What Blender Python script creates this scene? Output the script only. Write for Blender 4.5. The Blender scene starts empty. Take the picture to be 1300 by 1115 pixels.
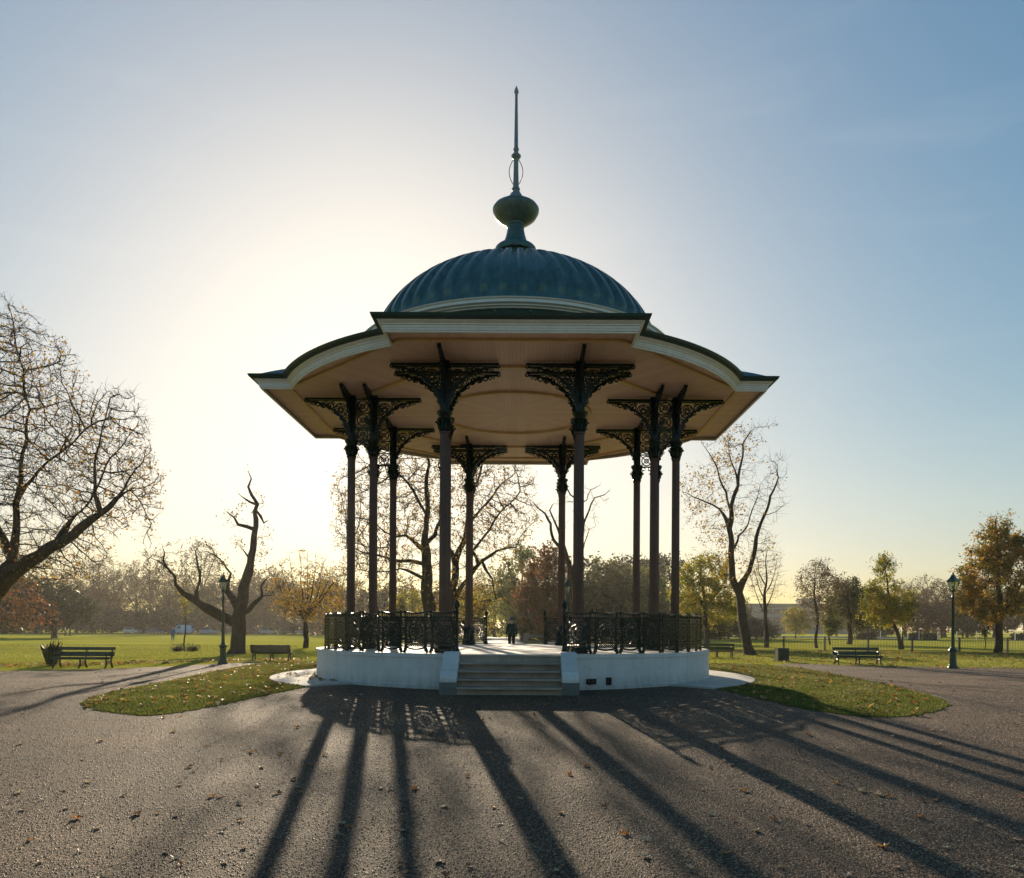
import bpy, bmesh, math, random
import numpy as np
from mathutils import Vector, Matrix

random.seed(7)
rng = np.random.default_rng(11)
PI = math.pi
R = math.radians
C = bpy.context.scene.collection

# ------------------------------------------------------------------ camera numbers
F_PX, CX, CY = 983.0, 665.0, 797.0      # focal length and principal point in photo pixels (1300 wide)
EYE = 1.85
ROLL = R(0.3)


def gz(y):
    """height of the ground: level round the bandstand, falling gently towards the viewer"""
    s = np.clip(22.0 - np.asarray(y, float), -3.0, 30.0)
    return np.where(s > 3, -0.057 * s, -0.057 * (s + 3) ** 2 / 12.0)


def unroll(px, py):
    dx, dy = px - CX, CY - py
    c, s = math.cos(ROLL), math.sin(ROLL)
    return dx * c - dy * s, dx * s + dy * c


def PX(px, py, Y):
    dx, dy = unroll(px, py)
    return Vector((dx / F_PX * Y, Y, EYE + dy / F_PX * Y))


def G(px, py):
    dx, dy = unroll(px, py)
    Y = 30.0
    for _ in range(40):
        Y = F_PX * (EYE - float(gz(Y))) / max(0.4, -dy)
    return Vector((dx / F_PX * Y, Y, float(gz(Y))))


# ------------------------------------------------------------------ materials
def new_mat(name):
    m = bpy.data.materials.new(name)
    m.use_nodes = True
    nt = m.node_tree
    b = nt.nodes['Principled BSDF']
    return m, nt, b


def node(nt, typ, **kw):
    n = nt.nodes.new(typ)
    for k, v in kw.items():
        setattr(n, k, v)
    return n


def col4(c):
    return (c[0], c[1], c[2], 1.0)


def ramp(nt, stops, interp='LINEAR'):
    r = node(nt, 'ShaderNodeValToRGB')
    cr = r.color_ramp
    cr.interpolation = interp
    while len(cr.elements) > 1:
        cr.elements.remove(cr.elements[-1])
    cr.elements[0].position = stops[0][0]
    cr.elements[0].color = col4(stops[0][1])
    for p, c in stops[1:]:
        e = cr.elements.new(p)
        e.color = col4(c)
    return r


def painted(name, c, rough=0.4, metal=0.0, var=0.18, scale=3.0, bump=0.15, bscale=40.0, coat=0.0, spec=0.5):
    """paint / stone with mottling, dirt and slight unevenness"""
    m, nt, b = new_mat(name)
    tc = node(nt, 'ShaderNodeTexCoord')
    n1 = node(nt, 'ShaderNodeTexNoise')
    n1.inputs['Scale'].default_value = scale
    n1.inputs['Detail'].default_value = 6
    n1.inputs['Roughness'].default_value = 0.65
    nt.links.new(tc.outputs['Object'], n1.inputs['Vector'])
    lo = [max(0, x * (1 - var)) for x in c]
    hi = [min(1, x * (1 + var)) for x in c]
    rp = ramp(nt, [(0.3, lo), (0.7, hi)])
    nt.links.new(n1.outputs['Fac'], rp.inputs['Fac'])
    nt.links.new(rp.outputs['Color'], b.inputs['Base Color'])
    b.inputs['Roughness'].default_value = rough
    b.inputs['Metallic'].default_value = metal
    b.inputs['Coat Weight'].default_value = coat
    b.inputs['Specular IOR Level'].default_value = spec
    n2 = node(nt, 'ShaderNodeTexNoise')
    n2.inputs['Scale'].default_value = bscale
    n2.inputs['Detail'].default_value = 4
    nt.links.new(tc.outputs['Object'], n2.inputs['Vector'])
    bp = node(nt, 'ShaderNodeBump')
    bp.inputs['Strength'].default_value = bump
    bp.inputs['Distance'].default_value = 0.02
    nt.links.new(n2.outputs['Fac'], bp.inputs['Height'])
    nt.links.new(bp.outputs['Normal'], b.inputs['Normal'])
    return m


def leafy(name, stops, trans=0.45, rough=0.55):
    """thin leaf: colour differs from leaf to leaf, light passes through"""
    m, nt, b = new_mat(name)
    g = node(nt, 'ShaderNodeNewGeometry')
    rp = ramp(nt, stops)
    tc = node(nt, 'ShaderNodeTexCoord')
    nz = node(nt, 'ShaderNodeTexNoise')
    nz.inputs['Scale'].default_value = 0.7
    nz.inputs['Detail'].default_value = 3
    nt.links.new(tc.outputs['Object'], nz.inputs['Vector'])
    f1 = node(nt, 'ShaderNodeMath', operation='MULTIPLY_ADD')
    f1.inputs[1].default_value = 0.62
    f1.inputs[2].default_value = -0.33
    nt.links.new(g.outputs['Random Per Island'], f1.inputs[0])
    f2 = node(nt, 'ShaderNodeMath', operation='MULTIPLY_ADD')
    f2.inputs[1].default_value = 1.2
    nt.links.new(nz.outputs['Fac'], f2.inputs[0])
    nt.links.new(f1.outputs[0], f2.inputs[2])
    nt.links.new(f2.outputs[0], rp.inputs['Fac'])
    nt.links.new(rp.outputs['Color'], b.inputs['Base Color'])
    b.inputs['Roughness'].default_value = rough
    b.inputs['Specular IOR Level'].default_value = 0.25
    t = node(nt, 'ShaderNodeBsdfTranslucent')
    nt.links.new(rp.outputs['Color'], t.inputs['Color'])
    mx = node(nt, 'ShaderNodeMixShader')
    mx.inputs['Fac'].default_value = trans
    nt.links.new(b.outputs['BSDF'], mx.inputs[1])
    nt.links.new(t.outputs['BSDF'], mx.inputs[2])
    nt.links.new(mx.outputs['Shader'], nt.nodes['Material Output'].inputs['Surface'])
    return m


def gravel_material():
    m, nt, b = new_mat('gravel')
    tc = node(nt, 'ShaderNodeTexCoord')
    v = node(nt, 'ShaderNodeTexVoronoi')
    v.inputs['Scale'].default_value = 62.0
    nt.links.new(tc.outputs['Object'], v.inputs['Vector'])
    v2 = node(nt, 'ShaderNodeTexVoronoi')
    v2.inputs['Scale'].default_value = 21.0
    nt.links.new(tc.outputs['Object'], v2.inputs['Vector'])
    sep = node(nt, 'ShaderNodeSeparateColor')
    nt.links.new(v.outputs['Color'], sep.inputs['Color'])
    rp = ramp(nt, [(0.0, (0.010, 0.006, 0.004)), (0.4, (0.046, 0.029, 0.019)), (0.66, (0.105, 0.068, 0.043)),
                   (0.85, (0.25, 0.172, 0.11)), (1.0, (0.58, 0.43, 0.29))])
    nt.links.new(sep.outputs['Red'], rp.inputs['Fac'])
    n = node(nt, 'ShaderNodeTexNoise')
    n.inputs['Scale'].default_value = 0.55
    n.inputs['Detail'].default_value = 5
    n.inputs['Roughness'].default_value = 0.6
    nt.links.new(tc.outputs['Object'], n.inputs['Vector'])
    rp2 = ramp(nt, [(0.3, (0.74, 0.71, 0.70)), (0.7, (1.15, 1.1, 1.05))])
    nt.links.new(n.outputs['Fac'], rp2.inputs['Fac'])
    mul = node(nt, 'ShaderNodeMix', data_type='RGBA', blend_type='MULTIPLY')
    mul.inputs['Factor'].default_value = 1.0
    nt.links.new(rp.outputs['Color'], mul.inputs['A'])
    nt.links.new(rp2.outputs['Color'], mul.inputs['B'])
    # worn and damp patches, faint wheel tracks
    mp = node(nt, 'ShaderNodeMapping')
    mp.inputs['Scale'].default_value = (0.10, 0.22, 1)
    mp.inputs['Rotation'].default_value = (0, 0, 0.35)
    nt.links.new(tc.outputs['Object'], mp.inputs['Vector'])
    n3 = node(nt, 'ShaderNodeTexNoise')
    n3.inputs['Scale'].default_value = 1.0
    n3.inputs['Detail'].default_value = 7
    n3.inputs['Roughness'].default_value = 0.62
    n3.inputs['Distortion'].default_value = 0.8
    nt.links.new(mp.outputs['Vector'], n3.inputs['Vector'])
    rp3 = ramp(nt, [(0.34, (0.66, 0.64, 0.64)), (0.5, (1.0, 1.0, 1.0)), (0.66, (1.28, 1.22, 1.12))])
    nt.links.new(n3.outputs['Fac'], rp3.inputs['Fac'])
    mul2 = node(nt, 'ShaderNodeMix', data_type='RGBA', blend_type='MULTIPLY')
    mul2.inputs['Factor'].default_value = 1.0
    nt.links.new(mul.outputs['Result'], mul2.inputs['A'])
    nt.links.new(rp3.outputs['Color'], mul2.inputs['B'])
    nt.links.new(mul2.outputs['Result'], b.inputs['Base Color'])
    b.inputs['Roughness'].default_value = 0.8
    b.inputs['Specular IOR Level'].default_value = 0.25
    b1 = node(nt, 'ShaderNodeBump', invert=True)
    b1.inputs['Strength'].default_value = 0.9
    b1.inputs['Distance'].default_value = 0.02
    nt.links.new(v.outputs['Distance'], b1.inputs['Height'])
    b2 = node(nt, 'ShaderNodeBump', invert=True)
    b2.inputs['Strength'].default_value = 0.3
    b2.inputs['Distance'].default_value = 0.03
    nt.links.new(v2.outputs['Distance'], b2.inputs['Height'])
    nt.links.new(b1.outputs['Normal'], b2.inputs['Normal'])
    nt.links.new(b2.outputs['Normal'], b.inputs['Normal'])
    return m


def lawn_material(name, stops, scale=0.12):
    m, nt, b = new_mat(name)
    tc = node(nt, 'ShaderNodeTexCoord')
    mp = node(nt, 'ShaderNodeMapping')
    mp.inputs['Scale'].default_value = (0.35, 1, 1)
    nt.links.new(tc.outputs['Object'], mp.inputs['Vector'])
    n = node(nt, 'ShaderNodeTexNoise')
    n.inputs['Scale'].default_value = scale
    n.inputs['Detail'].default_value = 9
    n.inputs['Roughness'].default_value = 0.72
    nt.links.new(mp.outputs['Vector'], n.inputs['Vector'])
    rp = ramp(nt, stops)
    nt.links.new(n.outputs['Fac'], rp.inputs['Fac'])
    nt.links.new(rp.outputs['Color'], b.inputs['Base Color'])
    b.inputs['Roughness'].default_value = 0.9
    b.inputs['Specular IOR Level'].default_value = 0.0
    b.inputs['Sheen Weight'].default_value = 0.08
    b.inputs['Sheen Roughness'].default_value = 0.5
    b.inputs['Sheen Tint'].default_value = (0.75, 0.8, 0.25, 1)
    n2 = node(nt, 'ShaderNodeTexNoise')
    n2.inputs['Scale'].default_value = 14
    n2.inputs['Detail'].default_value = 6
    nt.links.new(tc.outputs['Object'], n2.inputs['Vector'])
    bp = node(nt, 'ShaderNodeBump')
    bp.inputs['Strength'].default_value = 0.7
    bp.inputs['Distance'].default_value = 0.12
    nt.links.new(n2.outputs['Fac'], bp.inputs['Height'])
    nt.links.new(bp.outputs['Normal'], b.inputs['Normal'])
    return m


def bark_material(name, c):
    m, nt, b = new_mat(name)
    tc = node(nt, 'ShaderNodeTexCoord')
    mp = node(nt, 'ShaderNodeMapping')
    mp.inputs['Scale'].default_value = (1, 1, 0.3)
    nt.links.new(tc.outputs['Object'], mp.inputs['Vector'])
    n = node(nt, 'ShaderNodeTexNoise')
    n.inputs['Scale'].default_value = 7
    n.inputs['Detail'].default_value = 7
    n.inputs['Roughness'].default_value = 0.7
    nt.links.new(mp.outputs['Vector'], n.inputs['Vector'])
    rp = ramp(nt, [(0.32, [x * 0.55 for x in c]), (0.68, [x * 1.35 for x in c])])
    nt.links.new(n.outputs['Fac'], rp.inputs['Fac'])
    nt.links.new(rp.outputs['Color'], b.inputs['Base Color'])
    b.inputs['Roughness'].default_value = 0.9
    b.inputs['Specular IOR Level'].default_value = 0.2
    bp = node(nt, 'ShaderNodeBump')
    bp.inputs['Strength'].default_value = 0.9
    bp.inputs['Distance'].default_value = 0.06
    nt.links.new(n.outputs['Fac'], bp.inputs['Height'])
    nt.links.new(bp.outputs['Normal'], b.inputs['Normal'])
    return m


def ceiling_material():
    """painted tongue-and-groove boards; u of the UV map runs across the boards in metres"""
    m, nt, b = new_mat('ceiling_boards')
    uv = node(nt, 'ShaderNodeUVMap')
    sep = node(nt, 'ShaderNodeSeparateXYZ')
    nt.links.new(uv.outputs['UV'], sep.inputs['Vector'])
    d = node(nt, 'ShaderNodeMath', operation='DIVIDE')
    d.inputs[1].default_value = 0.125
    nt.links.new(sep.outputs['X'], d.inputs[0])
    fr = node(nt, 'ShaderNodeMath', operation='FRACT')
    nt.links.new(d.outputs[0], fr.inputs[0])
    fl = node(nt, 'ShaderNodeMath', operation='FLOOR')
    nt.links.new(d.outputs[0], fl.inputs[0])
    wn = node(nt, 'ShaderNodeTexWhiteNoise', noise_dimensions='1D')
    nt.links.new(fl.outputs[0], wn.inputs['W'])
    rp = ramp(nt, [(0.0, (0.80, 0.51, 0.38)), (1.0, (0.88, 0.59, 0.46))])
    nt.links.new(wn.outputs['Value'], rp.inputs['Fac'])
    gr = ramp(nt, [(0.0, (0.45, 0.42, 0.4)), (0.07, (1, 1, 1)), (1.0, (1, 1, 1))])
    nt.links.new(fr.outputs[0], gr.inputs['Fac'])
    mul = node(nt, 'ShaderNodeMix', data_type='RGBA', blend_type='MULTIPLY')
    mul.inputs['Factor'].default_value = 1
    nt.links.new(rp.outputs['Color'], mul.inputs['A'])
    nt.links.new(gr.outputs['Color'], mul.inputs['B'])
    nt.links.new(mul.outputs['Result'], b.inputs['Base Color'])
    b.inputs['Roughness'].default_value = 0.55
    return m


M = {}
M['gravel'] = gravel_material()
M['pebble'] = leafy('pebble_stone', [(0, (0.025, 0.017, 0.011)), (0.5, (0.10, 0.07, 0.046)), (0.85, (0.22, 0.16, 0.11)), (1, (0.5, 0.4, 0.29))], trans=0.0)
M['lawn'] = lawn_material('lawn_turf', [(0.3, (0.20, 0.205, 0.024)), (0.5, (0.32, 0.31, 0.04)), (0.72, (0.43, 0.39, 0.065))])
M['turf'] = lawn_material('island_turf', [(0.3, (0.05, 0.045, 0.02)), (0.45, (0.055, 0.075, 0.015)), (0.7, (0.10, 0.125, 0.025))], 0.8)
M['blade'] = leafy('grass_blade', [(0, (0.06, 0.075, 0.014)), (0.55, (0.135, 0.15, 0.028)), (1, (0.30, 0.26, 0.08))], trans=0.5)
M['concrete'] = painted('pale_concrete', (0.46, 0.43, 0.38), 0.8, var=0.22, scale=1.2, bump=0.3, bscale=25)
M['floor'] = painted('worn_floor_concrete', (0.55, 0.52, 0.47), 0.6, var=0.25, scale=1.5, bump=0.2, bscale=20)
M['white_wall'] = painted('white_masonry_paint', (0.72, 0.685, 0.65), 0.6, var=0.12, scale=1.1, bump=0.35, bscale=9)


def weather(m, dirt=(0.16, 0.15, 0.12), z0=0.05, z1=0.42, cracks=0.45, streak=0.26):
    """splash dirt near the ground, rain streaks and hairline cracks (marks that belong to the paint)"""
    nt = m.node_tree
    b = nt.nodes['Principled BSDF']
    src = b.inputs['Base Color'].links[0].from_socket
    tc = node(nt, 'ShaderNodeTexCoord')
    sp_ = node(nt, 'ShaderNodeSeparateXYZ')
    nt.links.new(tc.outputs['Object'], sp_.inputs['Vector'])
    mr = node(nt, 'ShaderNodeMapRange')
    mr.inputs['From Min'].default_value = z1
    mr.inputs['From Max'].default_value = z0
    nt.links.new(sp_.outputs['Z'], mr.inputs['Value'])
    mp = node(nt, 'ShaderNodeMapping')
    mp.inputs['Scale'].default_value = (5, 5, 0.5)
    nt.links.new(tc.outputs['Object'], mp.inputs['Vector'])
    n = node(nt, 'ShaderNodeTexNoise')
    n.inputs['Scale'].default_value = 1.0
    n.inputs['Detail'].default_value = 7
    n.inputs['Roughness'].default_value = 0.7
    nt.links.new(mp.outputs['Vector'], n.inputs['Vector'])
    r1 = ramp(nt, [(0.40, (0, 0, 0)), (0.72, (1, 1, 1))])
    nt.links.new(n.outputs['Fac'], r1.inputs['Fac'])
    a1 = node(nt, 'ShaderNodeMath', operation='MULTIPLY_ADD')
    a1.inputs[1].default_value = 0.75
    nt.links.new(mr.outputs['Result'], a1.inputs[0])
    m1 = node(nt, 'ShaderNodeMath', operation='MULTIPLY')
    m1.inputs[1].default_value = streak
    nt.links.new(r1.outputs['Color'], m1.inputs[0])
    nt.links.new(m1.outputs[0], a1.inputs[2])
    mm = node(nt, 'ShaderNodeMath', operation='MULTIPLY')
    mm.use_clamp = True
    nt.links.new(a1.outputs[0], mm.inputs[0])
    nt.links.new(n.outputs['Fac'], mm.inputs[1])
    v = node(nt, 'ShaderNodeTexVoronoi', feature='DISTANCE_TO_EDGE')
    v.inputs['Scale'].default_value = 0.9
    nz = node(nt, 'ShaderNodeTexNoise')
    nz.inputs['Scale'].default_value = 3
    nt.links.new(tc.outputs['Object'], nz.inputs['Vector'])
    vm = node(nt, 'ShaderNodeVectorMath', operation='ADD')
    nt.links.new(tc.outputs['Object'], vm.inputs[0])
    nt.links.new(nz.outputs['Color'], vm.inputs[1])
    nt.links.new(vm.outputs['Vector'], v.inputs['Vector'])
    r2 = ramp(nt, [(0.0, (1, 1, 1)), (0.006, (0.0, 0.0, 0.0))])
    nt.links.new(v.outputs['Distance'], r2.inputs['Fac'])
    m2 = node(nt, 'ShaderNodeMath', operation='MULTIPLY_ADD')
    m2.inputs[1].default_value = cracks
    m2.use_clamp = True
    nt.links.new(r2.outputs['Color'], m2.inputs[0])
    nt.links.new(mm.outputs[0], m2.inputs[2])
    mx = node(nt, 'ShaderNodeMix', data_type='RGBA')
    nt.links.new(m2.outputs[0], mx.inputs['Factor'])
    nt.links.new(src, mx.inputs['A'])
    mx.inputs['B'].default_value = col4(dirt)
    nt.links.new(mx.outputs['Result'], b.inputs['Base Color'])


weather(M['white_wall'])

M['white'] = painted('white_gloss_paint', (0.84, 0.82, 0.78), 0.4, var=0.06, scale=2)
M['plinth_dark'] = painted('dark_plinth_paint', (0.13, 0.135, 0.12), 0.6, var=0.2)
M['step'] = painted('step_stone', (0.36, 0.29, 0.24), 0.75, var=0.25, scale=1.6, bump=0.3, bscale=18)
M['green_iron'] = painted('dark_green_iron', (0.004, 0.016, 0.012), 0.27, var=0.3, scale=6, bump=0.2, bscale=60, spec=0.3)
M['green_flat'] = painted('dark_green_timber', (0.016, 0.045, 0.032), 0.5, var=0.25)
M['maroon'] = painted('maroon_column_paint', (0.095, 0.036, 0.021), 0.35, var=0.2, scale=4, bump=0.1)
weather(M['step'], (0.05, 0.045, 0.035), -1.0, 0.1)
M['ceiling'] = ceiling_material()
M['moulding'] = painted('ochre_moulding_paint', (0.74, 0.50, 0.25), 0.5, var=0.08)
M['lead'] = painted('blue_green_roof_metal', (0.06, 0.125, 0.125), 0.38, metal=0.2, var=0.4, scale=2.2, bump=0.25, bscale=14)
weather(M['white'], (0.30, 0.27, 0.21), -10.0, -9.0, 0.0, 0.22)
weather(M['lead'], (0.17, 0.23, 0.22), -10.0, -9.0, 0.0, 0.75)
M['spire'] = painted('grey_green_spire_paint', (0.16, 0.22, 0.23), 0.4, var=0.2)
M['hole'] = painted('dark_vent', (0.01, 0.01, 0.01), 0.9)
M['bark'] = bark_material('dark_bark', (0.055, 0.042, 0.03))
M['bark_far'] = bark_material('grey_brown_bark', (0.085, 0.066, 0.05))
M['gold'] = leafy('golden_leaf', [(0, (0.16, 0.10, 0.025)), (0.5, (0.34, 0.21, 0.03)), (0.85, (0.48, 0.30, 0.03)), (1, (0.45, 0.16, 0.03))])
M['yellowgreen'] = leafy('yellow_green_leaf', [(0, (0.04, 0.07, 0.012)), (0.4, (0.15, 0.18, 0.022)), (0.75, (0.40, 0.33, 0.03)), (1, (0.5, 0.30, 0.025))], trans=0.6)
M['orange'] = leafy('orange_green_leaf', [(0, (0.03, 0.05, 0.01)), (0.36, (0.09, 0.11, 0.018)), (0.6, (0.29, 0.19, 0.022)), (0.88, (0.46, 0.25, 0.025)), (1, (0.5, 0.18, 0.02))], trans=0.6)
M['rust'] = leafy('rust_red_leaf', [(0, (0.06, 0.05, 0.02)), (0.5, (0.17, 0.09, 0.035)), (1, (0.3, 0.1, 0.04))])
M['brownleaf'] = leafy('dull_brown_leaf', [(0, (0.07, 0.055, 0.03)), (0.6, (0.14, 0.10, 0.055)), (1, (0.24, 0.16, 0.07))])
M['olive'] = leafy('olive_leaf', [(0, (0.04, 0.05, 0.018)), (0.6, (0.09, 0.095, 0.03)), (1, (0.17, 0.15, 0.05))])
M['willow'] = leafy('willow_leaf', [(0, (0.09, 0.11, 0.03)), (0.6, (0.19, 0.20, 0.05)), (1, (0.3, 0.27, 0.08))])
M['darkleaf'] = leafy('dark_evergreen_leaf', [(0, (0.015, 0.025, 0.01)), (0.7, (0.04, 0.055, 0.02)), (1, (0.09, 0.08, 0.03))], trans=0.25)
M['bench'] = painted('bench_green_paint', (0.014, 0.034, 0.016), 0.45, var=0.3)
M['lamp_green'] = painted('lamp_post_green', (0.012, 0.045, 0.03), 0.3, var=0.3)
M['blue_rail'] = painted('blue_black_railing', (0.02, 0.03, 0.055), 0.4, var=0.2)
M['asphalt'] = painted('road_asphalt', (0.055, 0.053, 0.05), 0.85, var=0.2, scale=0.6)
M['pale_timber'] = painted('white_timber', (0.6, 0.62, 0.65), 0.6, var=0.1)
M['block'] = painted('grey_building_render', (0.22, 0.22, 0.23), 0.8, var=0.12, scale=0.2)
M['window'] = painted('dark_window', (0.03, 0.035, 0.045), 0.15)
M['tyre'] = painted('tyre_rubber', (0.015, 0.015, 0.015), 0.8)
M['chrome'] = painted('wheel_rim', (0.4, 0.4, 0.42), 0.35, metal=0.7)
M['headlight'] = painted('headlight_lens', (0.7, 0.7, 0.7), 0.1)
M['skin'] = painted('skin', (0.5, 0.3, 0.22), 0.5, var=0.08)
M['hair'] = painted('grey_brown_hair', (0.12, 0.1, 0.09), 0.6)


def glass_material():
    m, nt, b = new_mat('lantern_glass')
    b.inputs['Base Color'].default_value = (0.8, 0.82, 0.78, 1)
    b.inputs['Roughness'].default_value = 0.25
    b.inputs['Transmission Weight'].default_value = 0.85
    b.inputs['IOR'].default_value = 1.15
    return m


M['glass'] = glass_material()


# ------------------------------------------------------------------ mesh helpers
class MB:
    """collects geometry for ONE mesh object"""

    def __init__(self):
        self.V, self.F, self.I, self.n = [], [], [], 0

    def add(self, verts, faces, mi=0):
        self.V.extend([tuple(v) for v in verts])
        self.F.extend([tuple(i + self.n for i in f) for f in faces])
        self.I.extend([mi] * len(faces))
        self.n += len(verts)
        return self

    def box(self, c, s, rz=0.0, mi=0, mat=None):
        x, y, z = s[0] / 2, s[1] / 2, s[2] / 2
        vs = [Vector(p) for p in ((-x, -y, -z), (x, -y, -z), (x, y, -z), (-x, y, -z), (-x, -y, z), (x, -y, z), (x, y, z), (-x, y, z))]
        mt = mat if mat is not None else Matrix.Rotation(rz, 3, 'Z')
        vs = [mt @ v + Vector(c) for v in vs]
        return self.add(vs, [(0, 3, 2, 1), (4, 5, 6, 7), (0, 1, 5, 4), (1, 2, 6, 5), (2, 3, 7, 6), (3, 0, 4, 7)], mi)

    def lathe(self, prof, n=16, c=(0, 0, 0), mi=0, a0=0.0, a1=2 * PI, phase=0.0):
        full = abs(a1 - a0 - 2 * PI) < 1e-6
        m = n if full else n + 1
        vs, fs = [], []
        for r, z in prof:
            for k in range(m):
                a = phase + a0 + (a1 - a0) * k / n
                vs.append((c[0] + r * math.cos(a), c[1] + r * math.sin(a), c[2] + z))
        for j in range(len(prof) - 1):
            for k in range(n):
                k2 = (k + 1) % m
                fs.append((j * m + k, j * m + k2, (j + 1) * m + k2, (j + 1) * m + k))
        if full:
            if prof[0][0] > 1e-4:
                fs.append(tuple(reversed(range(m))))
            if prof[-1][0] > 1e-4:
                fs.append(tuple((len(prof) - 1) * m + k for k in range(m)))
        return self.add(vs, fs, mi)

    def tube(self, pts, rad, n=6, mi=0, cap=True, flat=None):
        pts = [Vector(p) for p in pts]
        if not hasattr(rad, '__len__'):
            rad = [rad] * len(pts)
        vs, fs = [], []
        ref = Vector((0.13, 0.21, 0.97))
        for i, p in enumerate(pts):
            d = (pts[min(i + 1, len(pts) - 1)] - pts[max(i - 1, 0)]).normalized()
            r0 = ref if abs(d.dot(ref)) < 0.95 else Vector((1, 0, 0))
            u = d.cross(r0).normalized()
            w = d.cross(u).normalized()
            for k in range(n):
                a = 2 * PI * k / n
                vs.append(p + (u * math.cos(a) + w * math.sin(a)) * rad[i])
        for i in range(len(pts) - 1):
            for k in range(n):
                k2 = (k + 1) % n
                fs.append((i * n + k, i * n + k2, (i + 1) * n + k2, (i + 1) * n + k))
        if cap:
            fs.append(tuple(reversed(range(n))))
            fs.append(tuple((len(pts) - 1) * n + k for k in range(n)))
        return self.add(vs, fs, mi)

    def prism(self, poly, y0, y1, mi=0, mp=None):
        """2-D outline (u, v) extruded along the third axis; mp maps (u, v, w) to xyz"""
        mp = mp or (lambda u, v, w: (u, w, v))
        n = len(poly)
        vs = [mp(u, v, y0) for u, v in poly] + [mp(u, v, y1) for u, v in poly]
        fs = [tuple(range(n)), tuple(reversed(range(n, 2 * n)))]
        for k in range(n):
            k2 = (k + 1) % n
            fs.append((k, n + k, n + k2, k2))
        return self.add(vs, fs, mi)

    def ring(self, cu, cv, r, w, t, n=12, mi=0, mp=None, a0=0.0, a1=2 * PI):
        """flat iron ring or scroll arc in the u-v plane, section w x t"""
        mp = mp or (lambda u, v, y: (u, y, v))
        full = abs(a1 - a0 - 2 * PI) < 1e-6
        m = n if full else n + 1
        vs, fs = [], []
        for k in range(m):
            a = a0 + (a1 - a0) * k / n
            ca, sa = math.cos(a), math.sin(a)
            for rr, y in ((r - w / 2, -t / 2), (r + w / 2, -t / 2), (r + w / 2, t / 2), (r - w / 2, t / 2)):
                vs.append(mp(cu + rr * ca, cv + rr * sa, y))
        for k in range(n):
            k2 = (k + 1) % m
            for j in range(4):
                j2 = (j + 1) % 4
                fs.append((k * 4 + j, k * 4 + j2, k2 * 4 + j2, k2 * 4 + j))
        return self.add(vs, fs, mi)

    def bar(self, p, q, w, t, mi=0, mp=None):
        """flat bar between two points of the u-v plane"""
        mp = mp or (lambda u, v, y: (u, y, v))
        (u0, v0), (u1, v1) = p, q
        L = math.hypot(u1 - u0, v1 - v0) or 1e-6
        nu, nv = -(v1 - v0) / L * w / 2, (u1 - u0) / L * w / 2
        poly = [(u0 + nu, v0 + nv), (u0 - nu, v0 - nv), (u1 - nu, v1 - nv), (u1 + nu, v1 + nv)]
        return self.prism(poly, -t / 2, t / 2, mi, mp)

    def mesh(self, name, mats, smooth=False, recalc=True):
        me = bpy.data.meshes.new(name)
        me.from_pydata(self.V, [], self.F)
        for mt in (mats if isinstance(mats, (list, tuple)) else [mats]):
            me.materials.append(mt)
        if any(self.I):
            me.polygons.foreach_set('material_index', self.I)
        if recalc:
            bm = bmesh.new()
            bm.from_mesh(me)
            bmesh.ops.recalc_face_normals(bm, faces=bm.faces)
            bm.to_mesh(me)
            bm.free()
        if smooth:
            smooth_by_angle(me, smooth)
        return me

    def build(self, name, mats, parent=None, smooth=False, loc=None, rz=0.0, recalc=True):
        return link(name, self.mesh(name, mats, smooth, recalc), parent, loc, rz)


def smooth_by_angle(me, ang):
    a = R(35) if ang is True else R(ang)
    me.polygons.foreach_set('use_smooth', [True] * len(me.polygons))
    me.set_sharp_from_angle(angle=a)


def link(name, me, parent=None, loc=None, rz=0.0):
    o = bpy.data.objects.new(name, me)
    C.objects.link(o)
    if parent is not None:
        o.parent = parent
    if loc is not None:
        o.location = loc
    o.rotation_euler = (0, 0, rz)
    return o


def tag(o, label=None, cat=None, group=None, kind=None):
    if label:
        o['label'] = label
    if cat:
        o['category'] = cat
    if group:
        o['group'] = group
    if kind:
        o['kind'] = kind
    return o


def thing(name, label, cat, loc=(0, 0, 0), rz=0.0, group=None):
    o = bpy.data.objects.new(name, None)
    C.objects.link(o)
    o.location = loc
    o.rotation_euler = (0, 0, rz)
    o.empty_display_size = 0.3
    return tag(o, label, cat, group)


def dup(root, loc, rz=0.0, scale=None, label=None):
    def cp(o, parent):
        c = o.copy()
        C.objects.link(c)
        c.parent = parent
        for ch in list(o.children):
            cp(ch, c)
        return c
    r = cp(root, None)
    r.location = loc
    r.rotation_euler = (0, 0, rz)
    if scale is not None:
        r.scale = scale if hasattr(scale, '__len__') else (scale,) * 3
    if label:
        r['label'] = label
    return r


def np_mesh(name, V, blocks, mats, smooth=False):
    """big mesh from arrays: V (n,3); blocks = [(faces (m,k), material index)]"""
    me = bpy.data.meshes.new(name)
    V = np.ascontiguousarray(V, np.float32)
    me.vertices.add(len(V))
    me.vertices.foreach_set('co', V.ravel())
    li = np.concatenate([b[0].ravel() for b in blocks]).astype(np.int32)
    tot = np.concatenate([np.full(len(b[0]), b[0].shape[1], np.int32) for b in blocks])
    st = np.concatenate([[0], np.cumsum(tot)[:-1]]).astype(np.int32)
    mi = np.concatenate([np.full(len(b[0]), b[1], np.int32) for b in blocks])
    me.loops.add(len(li))
    me.loops.foreach_set('vertex_index', li)
    me.polygons.add(len(tot))
    me.polygons.foreach_set('loop_start', st)
    me.polygons.foreach_set('loop_total', tot)
    me.polygons.foreach_set('material_index', mi)
    if smooth:
        me.polygons.foreach_set('use_smooth', np.ones(len(tot), bool))
    for m in mats:
        me.materials.append(m)
    me.update(calc_edges=True)
    return me


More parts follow.
